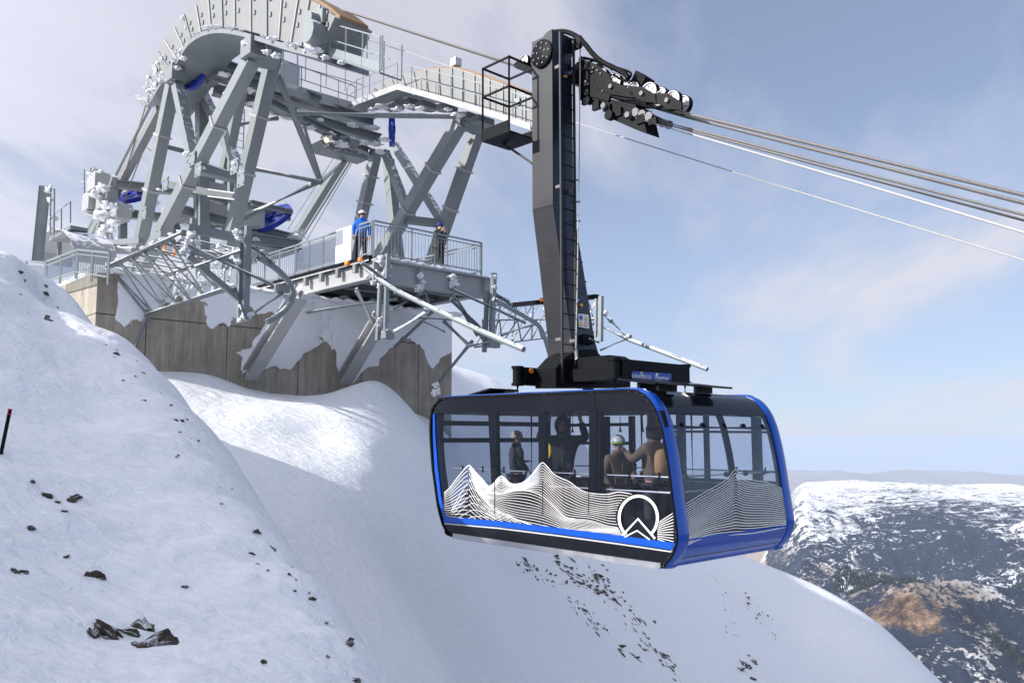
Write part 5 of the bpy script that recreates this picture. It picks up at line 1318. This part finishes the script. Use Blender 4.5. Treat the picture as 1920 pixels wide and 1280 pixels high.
# --- left rear: tall tube mast, stair platform, snow hood, fences
ms=empty('steel_mast', PB(75,470,7.5),'thick grey tube mast with ladder at the far left of the station','mast')
MB().tube([PB(70,492,7.5),PB(84,350,7.5)],.17,16).build('mast_tube','galv_tube',ms,True)
b=MB()
for x in (97,104): b.beam(PB(x-3,440,7.4),PB(x-2,354,7.4),.04)
for k in range(10): y=362+k*9; b.beam(PB(95,y,7.4),PB(102,y,7.4),.025)
b.build('ladder','galv_tube',ms); lumps([(PB(92,356,7.5),.16,(1,1,1.4)),(PB(95,375,7.5),.12,(1,1,1.6)),(PB(100,410,7.5),.16,(1,1,1.4)),(PB(96,430,7.5),.14,(1,1,1))],ms)
sp_=empty('stair_platform', PB(140,440,8.3),'small elevated steel stair platform between the mast and the tower','platform')
fl=MB().prism([PB(92,446,8.1),PB(132,422,8.1),PB(165,428,9.0),PB(150,450,9.0)],ZZ*-.12).build('deck','steel_snowy',sp_)
b=MB()
for x,y in ((132,378),(115,392),(100,410)): b.beam(PB(x,y,8.1),PB(x,y+40,8.1),.035)
b.beam(PB(132,378,8.1),PB(100,404,8.1),.03); b.build('handrail','galv_tube',sp_)
for x,y0,y1 in ((145,440,468),(112,446,480),(160,440,470)): MB().beam(PB(x,y0,8.6),PB(x-1,y1,8.6),.12).build('column','steel',sp_)
hd=empty('tunnel_hood', PB(95,480,8.2),'pale arched tunnel hood half buried behind the left fence','hood')
arc=[PB(x,y,8.0) for x,y in [(60,492),(62,470),(70,450),(85,436),(102,430),(118,434),(130,446),(136,465),(138,490)]]
MB().strip(arc,[p+Vv*1.3 for p in arc],ZZ*.05).build('hood_shell','steel_light',hd,True)
fe=empty('fence', PB(110,500,7.2),'galvanised fence running along the snow crest at the left edge','fence')
for (x0,y0,x1,y1,pn) in ((18,487,86,492,False),(88,490,145,468,True),(146,468,205,474,False)):
    bb=7.2; p,q_=PB(x0,y0,bb),PB(x1,y1,bb); p=p-ZZ*.0; q_=q_-ZZ*.0
    railing(fe,p-ZZ*.72,q_-ZZ*.72,.72,.14,pn,2,'fence_panel')
# --- ropes
def rope(name,pts,bb,r,mat,lab,cat='rope',grp=None,sag=0):
    P=[PB(x,y,bb) for x,y in pts]; o_=MB().tube(P,r,8).build(name,mat,None,True,lab,cat,grp,origin=P[0]); return o_
def ext(p,q_,k): return (q_[0]+(q_[0]-p[0])*k,q_[1]+(q_[1]-p[1])*k)
def along(bb,r,mat,lab,pts,name,grp): return rope(name,pts,bb,r,mat,lab,grp=grp)
g1='track ropes carrying the cable car'
along(RB1,.028,'rope_steel','thick track rope under the carriage wheels, upper of the pair at the right edge',[(470,-38),(590,3),(1000,132),(1130,170),(1290,214),(1920,366),(2500,530)],'track_rope',g1)
along(RB2,.028,'rope_steel','thick track rope just beyond and below the upper one at the right edge',[(480,-36),(600,6),(1003,136),(1130,174),(1285,219),(1920,381),(2500,555)],'track_rope',g1)
g2='haul ropes below the track ropes'
along(12.75,.02,'rope_steel','thinner haul rope leaving the clamp just under the track ropes',[(1195,217),(1300,243),(1920,403),(2400,535)],'haul_rope',g2)
along(12.95,.02,'rope_steel','second haul rope running close beneath the first haul rope',[(1195,220),(1300,247),(1920,413),(2400,550)],'haul_rope',g2)
along(12.6,.019,'rope_white','pale braided haul rope leaving the socket, lowest of the bundle at the right edge',[(1192,222),(1300,253),(1600,340),(1920,436),(2300,556)],'haul_rope',g2)
along(14.1,.013,'rope_white','thin pale signal rope crossing alone below all the other ropes',[(600,48),(760,97),(960,165),(1085,232),(1400,330),(1920,488),(2400,640)],'signal_rope',None)
for (x0,y0,x1,y1,lab) in ((282,170,200,440,'rusty anchor rope dropping behind the nearer tower saddle, left one'),(300,200,212,430,'rusty anchor rope dropping beside the rear leg of the nearer tower')):
    rope('anchor_rope',[(x0,y0),(x1,y1)],11.8,.025,'rope_tan',lab,grp='anchor ropes')
for (x0,y0,x1,y1,lab) in ((668,292,572,455,'thin dark anchor rope right of the rear leg of the farther tower'),(630,290,540,430,'thin dark anchor rope left of the rear leg of the farther tower')):
    rope('anchor_rope',[(x0,y0),(x1,y1)],20.0,.016,'rope_steel',lab,grp='anchor ropes')
# ------------------------------------------------------------------ people
SK=[]
def skin_obj(name, verts, edges, radii, mat, parent, sub=1, root=0):
    me=bpy.data.meshes.new(name); me.from_pydata([tuple(v) for v in verts],edges,[]); me.update()
    o=bpy.data.objects.new(name,me); COL.objects.link(o); md_=o.modifiers.new('Skin','SKIN'); md_.use_smooth_shade=True
    if not me.skin_vertices: raise RuntimeError('no skin layer')
    for i,r in enumerate(radii):
        d=me.skin_vertices[0].data[i]; d.radius=(r,r) if not isinstance(r,tuple) else r; d.use_root=(i==root)
    sb=o.modifiers.new('Sub','SUBSURF'); sb.levels=sub; sb.render_levels=sub
    o.parent=parent; SK.append((o,mat)); return o
def person(px,py,b_or_a,mode,height,face_to,lab,arms,top,legs,head='hat',headmat='cloth_black',vest=None,goggles=None,z_floor=0,group=None,lean=0.0,boot='rubber'):
    """placed so that the head top lands at the given pixel; face_to: world direction looked at"""
    hp=PB(px,py,b_or_a) if mode=='b' else PA(px,py,b_or_a)
    foot=Vector((hp.x,hp.y,z_floor)); s=(hp.z-z_floor)/1.80 if height is None else height/1.80
    t=empty('person',foot,lab,'person',group); t.scale=(s,s,s); f=Vector(face_to); t.rotation_euler=(0,0,math.atan2(f.y,f.x)-PI/2)
    V=lambda x,y,z: Vector((x,y,z))
    J={'pel':V(0,0,.96),'wai':V(0,0,1.12),'che':V(0,.01+lean*.5,1.34),'nec':V(0,lean,1.50),'chi':V(0,.02+lean,1.57),'hea':V(0,.02+lean,1.66),'top':V(0,.01+lean,1.74)}
    verts=[];edges=[];rad=[]
    def v(p,r,par=None):
        verts.append(p); rad.append(r); 
        if par is not None: edges.append((par,len(verts)-1))
        return len(verts)-1
    pel=v(J['pel'],(.15,.12)); wa=v(J['wai'],(.14,.11),pel); ch=v(J['che'],(.16,.12),wa); ne=v(J['nec'],.058,ch); ci=v(J['chi'],(.062,.075),ne); he=v(J['hea'],(.082,.098),ci); tp=v(J['top'],(.055,.07),he)
    ns=v(J['hea']+V(0,.105,-.02),.014,he)
    for sx,(el,wr) in zip((-1,1),arms):
        sh=v(V(sx*.185,lean*.8,1.42),.062,ch); e=v(V(*el),.048,sh); w_=v(V(*wr),.030,e)
        d=(V(*wr)-V(*el)).normalized(); side=V(0,0,1).cross(d); side=side.normalized() if side.length>.1 else V(1,0,0); nrm=d.cross(side)
        pm=v(V(*wr)+d*.05,.032,w_)
        for k in range(4):
            o_=(k-1.5)*.019; l=(.055,.066,.062,.048)[k]
            a=v(V(*wr)+d*.095+side*o_,.0095,pm); b_=v(V(*wr)+d*(.095+l*.6)+side*o_-nrm*.012,.009,a); v(V(*wr)+d*(.095+l*.9)+side*o_-nrm*.032,.008,b_)
        a=v(V(*wr)+d*.045+side*.045*sx*-1,.011,pm); v(V(*wr)+d*.085+side*.062*sx*-1-nrm*.012,.009,a)
    for sx in (-1,1):
        hi=v(V(sx*.095,0,.90),.085,pel); kn=v(V(sx*.11,.015,.50),.062,hi); an=v(V(sx*.12,-.01,.09),.042,kn); v(V(sx*.13,.14,.035),.035,an)
    skin_obj('body',verts,edges,rad,'skin',t,2)
    # jacket
    verts=[];edges=[];rad=[]
    pe=v(V(0,0,.86),(.19,.15)); wa=v(V(0,0,1.06),(.185,.15),pe); ch=v(J['che'],(.20,.155),wa); ne=v(V(0,lean,1.51),.085,ch)
    for sx,(el,wr) in zip((-1,1),arms):
        sh=v(V(sx*.195,lean*.8,1.42),.09,ch); e=v(V(*el),.074,sh); v(V(*wr)+(V(*el)-V(*wr))*.08,.052,e)
    skin_obj('jacket',verts,edges,rad,top,t,2)
    if vest:
        verts=[];edges=[];rad=[]
        a=v(V(0,-.15,.98),(.16,.12)); b_=v(V(0,-.17,1.2),(.185,.13),a); v(V(0,-.14,1.44),(.15,.10),b_); skin_obj('backpack',verts,edges,rad,vest,t,1)
    verts=[];edges=[];rad=[]
    pe=v(V(0,0,.93),(.165,.135))
    for sx in (-1,1):
        hi=v(V(sx*.10,0,.84),.108,pe); kn=v(V(sx*.115,.015,.50),.085,hi); v(V(sx*.125,-.01,.12),.082,kn)
    skin_obj('trousers',verts,edges,rad,legs,t,1)
    for sx in (-1,1):
        verts=[];edges=[];rad=[]
        a=v(V(sx*.125,-.03,.13),.062); b_=v(V(sx*.125,-.02,.055),.055,a); v(V(sx*.135,.15,.045),.045,b_); skin_obj('boot',verts,edges,rad,boot,t,1)
    # gloves over the hands, each finger its own chain
    hc=J['hea']
    def local(mb,name,mat,smooth=True):
        me=bpy.data.meshes.new(name); me.from_pydata(mb.v,[],mb.f); me.update()
        bm=bmesh.new(); bm.from_mesh(me); bmesh.ops.recalc_face_normals(bm,faces=bm.faces); bm.to_mesh(me); bm.free()
        if smooth: me.polygons.foreach_set('use_smooth',[True]*len(me.polygons))
        me.materials.append(M[mat]); o=bpy.data.objects.new(name,me); COL.objects.link(o); o.parent=t; return o
    for sx in (-1,1):
        local(MB().lump(hc+V(sx*.034,.092,.012),.012,(1.2,.7,.8),1,0),'eye','eye_dark')
    local(MB().lump(hc+V(0,.092,-.058),.02,(1.3,.4,.4),1,0),'mouth','lip')
    if head=='helmet':
        b=MB(); vs,fs=ico(3); b.add([hc+V(p.x*.125,p.y*.145-.01,p.z*.13+.045) for p in vs if True],fs)
        b2=MB(); keep={i for i,p in enumerate(b.v) if p[2]>hc.z-.03+ (0.06 if p[1]>hc.y+.03 else 0)}
        b2.v=b.v; b2.f=[f for f in b.f if all(i in keep for i in f)]; local(b2,'helmet',headmat)
    elif head=='hat':
        b=MB(); vs,fs=ico(3); b.add([hc+V(p.x*.112,p.y*.128-.008,p.z*.13+.045) for p in vs],fs); b2=MB(); keep={i for i,p in enumerate(b.v) if p[2]>hc.z+.0}
        b2.v=b.v; b2.f=[f for f in b.f if all(i in keep for i in f)]; local(b2,'hat',headmat)
    elif head=='hood':
        b=MB(); vs,fs=ico(3); b.add([hc+V(p.x*.135,p.y*.15-.025,p.z*.17+.01) for p in vs],fs); b2=MB(); keep={i for i,p in enumerate(b.v) if not (p[1]>hc.y+.05 and abs(p[2]-hc.z)<.10)}
        b2.v=b.v; b2.f=[f for f in b.f if all(i in keep for i in f)]; local(b2,'hood',headmat)
    if goggles:
        g_=MB().tube([hc+V(.115*math.sin(a_),.115*math.cos(a_)+.0,.03) for a_ in [i*PI/10-.0 for i in range(-5,6)]],.026,8); local(g_,'goggles',goggles)
    b=MB().ring(V(0,lean+.005,1.53),ZZ,.06,.10,.07,20); local(b,'collar',top)
    local(MB().tube([V(0,.158+lean*.3,z_) for z_ in (.95,1.1,1.25,1.38)],.008,6),'zip','bolt_steel')
    for sx in (-1,1): local(MB().box(V(sx*.105,.150,1.04),V(.045,0,0),V(0,.012,0),V(0,0,.05)),'pocket',legs,False)
    local(MB().ring(V(0,0,.90),ZZ,.15,.185,.035,20),'belt','rubber')
    return t
toV=lambda a,b_: U*a+Vv*b_
ZF=zf+.005
hang_arms=(((-.27,0,1.16),(-.25,.12,.94)),((.27,0,1.16),(.25,.12,.94)))
person(968,809,13.3,'b',None,toV(-.4,.9),'person in a dark jacket and beige beanie standing near the left windows of the cabin',(((-.25,.02,1.15),(-.12,.24,1.18)),((.27,0,1.16),(.2,.2,1.0))),'cloth_black','cloth_black','hat','cloth_beige',z_floor=ZF,boot='rubber')
person(1055,781,12.25,'b',None,toV(-.6,-.8),'person in dark clothes in the cabin with both arms raised to the hanging straps',(((-.38,.10,1.46),(-.30,.16,1.74)),((.38,.08,1.46),(.24,.14,1.72))),'cloth_black','cloth_black','hood','cloth_black',z_floor=ZF)
person(1158,818,11.75,'b',None,toV(-.93,-.33),'smiling person in a dark brown coat, white and green helmet in the cabin',(((-.27,.05,1.17),(-.16,.26,1.08)),((.30,.02,1.15),(.22,.14,.92))),'cloth_brown','cloth_brown','helmet','helmet_white',goggles='helmet_green',z_floor=ZF)
person(1226,792,11.7,'b',None,toV(.95,.1),'person with a tan backpack at the right end of the cabin, one hand lifted',(((-.33,.12,1.25),(-.26,.34,1.38)),((.28,.04,1.17),(.22,.2,1.05))),'cloth_brown','cloth_grey','hood','cloth_black',vest='cloth_tan',z_floor=ZF)
ZD=zP-.02
person(679,395,bPL+.55,'b',1.80,toV(-.7,-.5),'person in a bright blue jacket and white helmet behind the white board on the platform',hang_arms,'cloth_blue','cloth_black','helmet','helmet_white',goggles='eye_dark',z_floor=ZD)
p6=person(824,415,A0+.9,'a',1.78,toV(-1,.1),'person in a blue hat and dark coat behind the platform railing, hands near the face',(((-.25,.12,1.2),(-.07,.2,1.5)),((.25,.12,1.2),(.07,.2,1.5))),'cloth_black','cloth_black','hat','cloth_navy',z_floor=ZD)
# bake the skinned figures to plain meshes
bpy.context.view_layer.update(); dg=bpy.context.evaluated_depsgraph_get()
for o,mt in SK:
    me=bpy.data.meshes.new_from_object(o.evaluated_get(dg)); me.materials.clear(); me.materials.append(M[mt]); o['_n']=1
    o.modifiers.clear(); o.data=me; me.polygons.foreach_set('use_smooth',[True]*len(me.polygons)); del o['_n']
# ------------------------------------------------------------------ camera, light, sky, haze
cam=bpy.data.cameras.new('camera'); co_=bpy.data.objects.new('camera',cam); COL.objects.link(co_)
cam.sensor_width=36; cam.lens=36*F_/W_; cam.clip_start=0.1; cam.clip_end=250000
co_.rotation_euler=(PI/2+PITCH,0,0); SC.camera=co_
SUN_AZ=math.radians(200); SUN_EL=math.radians(28)
sd=Vector((math.cos(SUN_AZ)*math.cos(SUN_EL),math.sin(SUN_AZ)*math.cos(SUN_EL),math.sin(SUN_EL)))
sl=bpy.data.lights.new('sun','SUN'); sl.energy=4.9; sl.angle=math.radians(0.6); sl.color=(1.0,0.955,0.90)
so=bpy.data.objects.new('sun',sl); COL.objects.link(so); so.rotation_euler=sd.to_track_quat('Z','Y').to_euler()
w=bpy.data.worlds.new('World'); SC.world=w; w.use_nodes=True; nt=w.node_tree; nt.nodes.clear()
out=nt.nodes.new('ShaderNodeOutputWorld'); bg=nt.nodes.new('ShaderNodeBackground'); bg.inputs[1].default_value=0.118
sk=nt.nodes.new('ShaderNodeTexSky'); sk.sky_type='NISHITA'; sk.sun_disc=False; sk.sun_elevation=SUN_EL
sk.sun_rotation=math.atan2(sd.x,sd.y); sk.altitude=3300; sk.air_density=1.0; sk.dust_density=1.0; sk.ozone_density=1.5
tc=nt.nodes.new('ShaderNodeTexCoord'); sp=nt.nodes.new('ShaderNodeSeparateXYZ'); L(nt,tc.outputs['Generated'],sp.inputs[0])
cs=nt.nodes.new('ShaderNodeCombineXYZ'); L(nt,sp.outputs[0],cs.inputs[0]); L(nt,sp.outputs[1],cs.inputs[1]); L(nt,math_(nt,'MAXIMUM',sp.outputs[2],0.012),cs.inputs[2]); L(nt,cs.outputs[0],sk.inputs[0])
# project the view direction on a cloud deck
zc=math_(nt,'MAXIMUM',math_(nt,'ADD',sp.outputs[2],0.12),0.03)
cx=math_(nt,'DIVIDE',sp.outputs[0],zc); cy=math_(nt,'DIVIDE',sp.outputs[1],zc)
cb=nt.nodes.new('ShaderNodeCombineXYZ'); L(nt,cx,cb.inputs[0]); L(nt,cy,cb.inputs[1])
mp=nt.nodes.new('ShaderNodeMapping'); vr=nt.nodes.new('ShaderNodeVectorRotate'); vr.rotation_type='Z_AXIS'; vr.inputs['Angle'].default_value=math.radians(14); L(nt,cb.outputs[0],vr.inputs['Vector'])
L(nt,vr.outputs[0],mp.inputs[0]); mp.inputs['Scale'].default_value=(1.25,0.36,1)
mp.inputs['Location'].default_value=(1.7,0.4,0)
c1=noise(nt,mp.outputs[0],0.9,10,0.6,0.35); 
mp2=nt.nodes.new('ShaderNodeMapping'); L(nt,cb.outputs[0],mp2.inputs[0]); mp2.inputs['Location'].default_value=(5.2,3.1,0); mp2.inputs['Scale'].default_value=(0.8,0.8,1)
c2=noise(nt,mp2.outputs[0],0.45,4,0.5,0.3)
# thicker veil to the left, clearer blue low on the right
lr=math_(nt,'MULTIPLY',sp.outputs[0],-0.30)
cov=math_(nt,'ADD',math_(nt,'ADD',math_(nt,'MULTIPLY',c1,1.5),math_(nt,'MULTIPLY',c2,0.9)),lr)
f=ramp(nt,math_(nt,'MULTIPLY',cov,0.7),[(0.70,0.14),(0.80,0.45),(0.92,0.93)])
cc=mixc(nt,ramp(nt,sp.outputs[2],[(0.05,0.0),(0.5,1.0)]),(4.3,4.5,5.3),(3.9,3.95,4.65))
cc=mixc(nt,ramp(nt,c1,[(0.35,0.0),(0.7,0.35)]),cc,(6.0,6.0,6.4))
# ice cloud scatters forward: it glows towards the sun
sdn=nt.nodes.new('ShaderNodeVectorMath'); sdn.operation='DOT_PRODUCT'; L(nt,tc.outputs['Generated'],sdn.inputs[0]); sdn.inputs[1].default_value=sd
glow=math_(nt,'ADD',1.0,math_(nt,'MULTIPLY',math_(nt,'POWER',math_(nt,'MAXIMUM',sdn.outputs['Value'],0.0),2.0),1.8))
vs_=nt.nodes.new('ShaderNodeVectorMath'); vs_.operation='SCALE'; L(nt,cc,vs_.inputs[0]); L(nt,glow,vs_.inputs['Scale']); cc=vs_.outputs[0]
hor=ramp(nt,sp.outputs[2],[(0.0,0.8),(0.35,0.25)]); base=mixc(nt,hor,sk.outputs[0],(3.3,3.95,5.4))
col=mixc(nt,f,base,cc)
L(nt,col,bg.inputs[0]); L(nt,bg.outputs[0],out.inputs[0])
# haze: one closed box of air round everything
hb=MB().box((0,0,-1190),(46600,0,0),(0,46600,0),(0,0,1210))
HZ,hn,ho=new_mat('haze_air'); pv=hn.nodes.new('ShaderNodeVolumePrincipled'); pv.inputs['Color'].default_value=(0.56,0.68,0.86,1); pv.inputs['Density'].default_value=2.4e-5; pv.inputs['Anisotropy'].default_value=0.0
L(hn,pv.outputs[0],ho.inputs['Volume'])
hz=hb.build('haze',HZ); tag(hz,'pale blue haze filling the valley air','haze',kind='stuff')
SC.view_settings.view_transform='Standard'; SC.view_settings.look='None'; SC.view_settings.exposure=0.40; SC.view_settings.gamma=1.0
SC.view_settings.use_curve_mapping=False
SC.cycles.max_bounces=8; SC.cycles.transparent_max_bounces=24; SC.cycles.volume_bounces=1
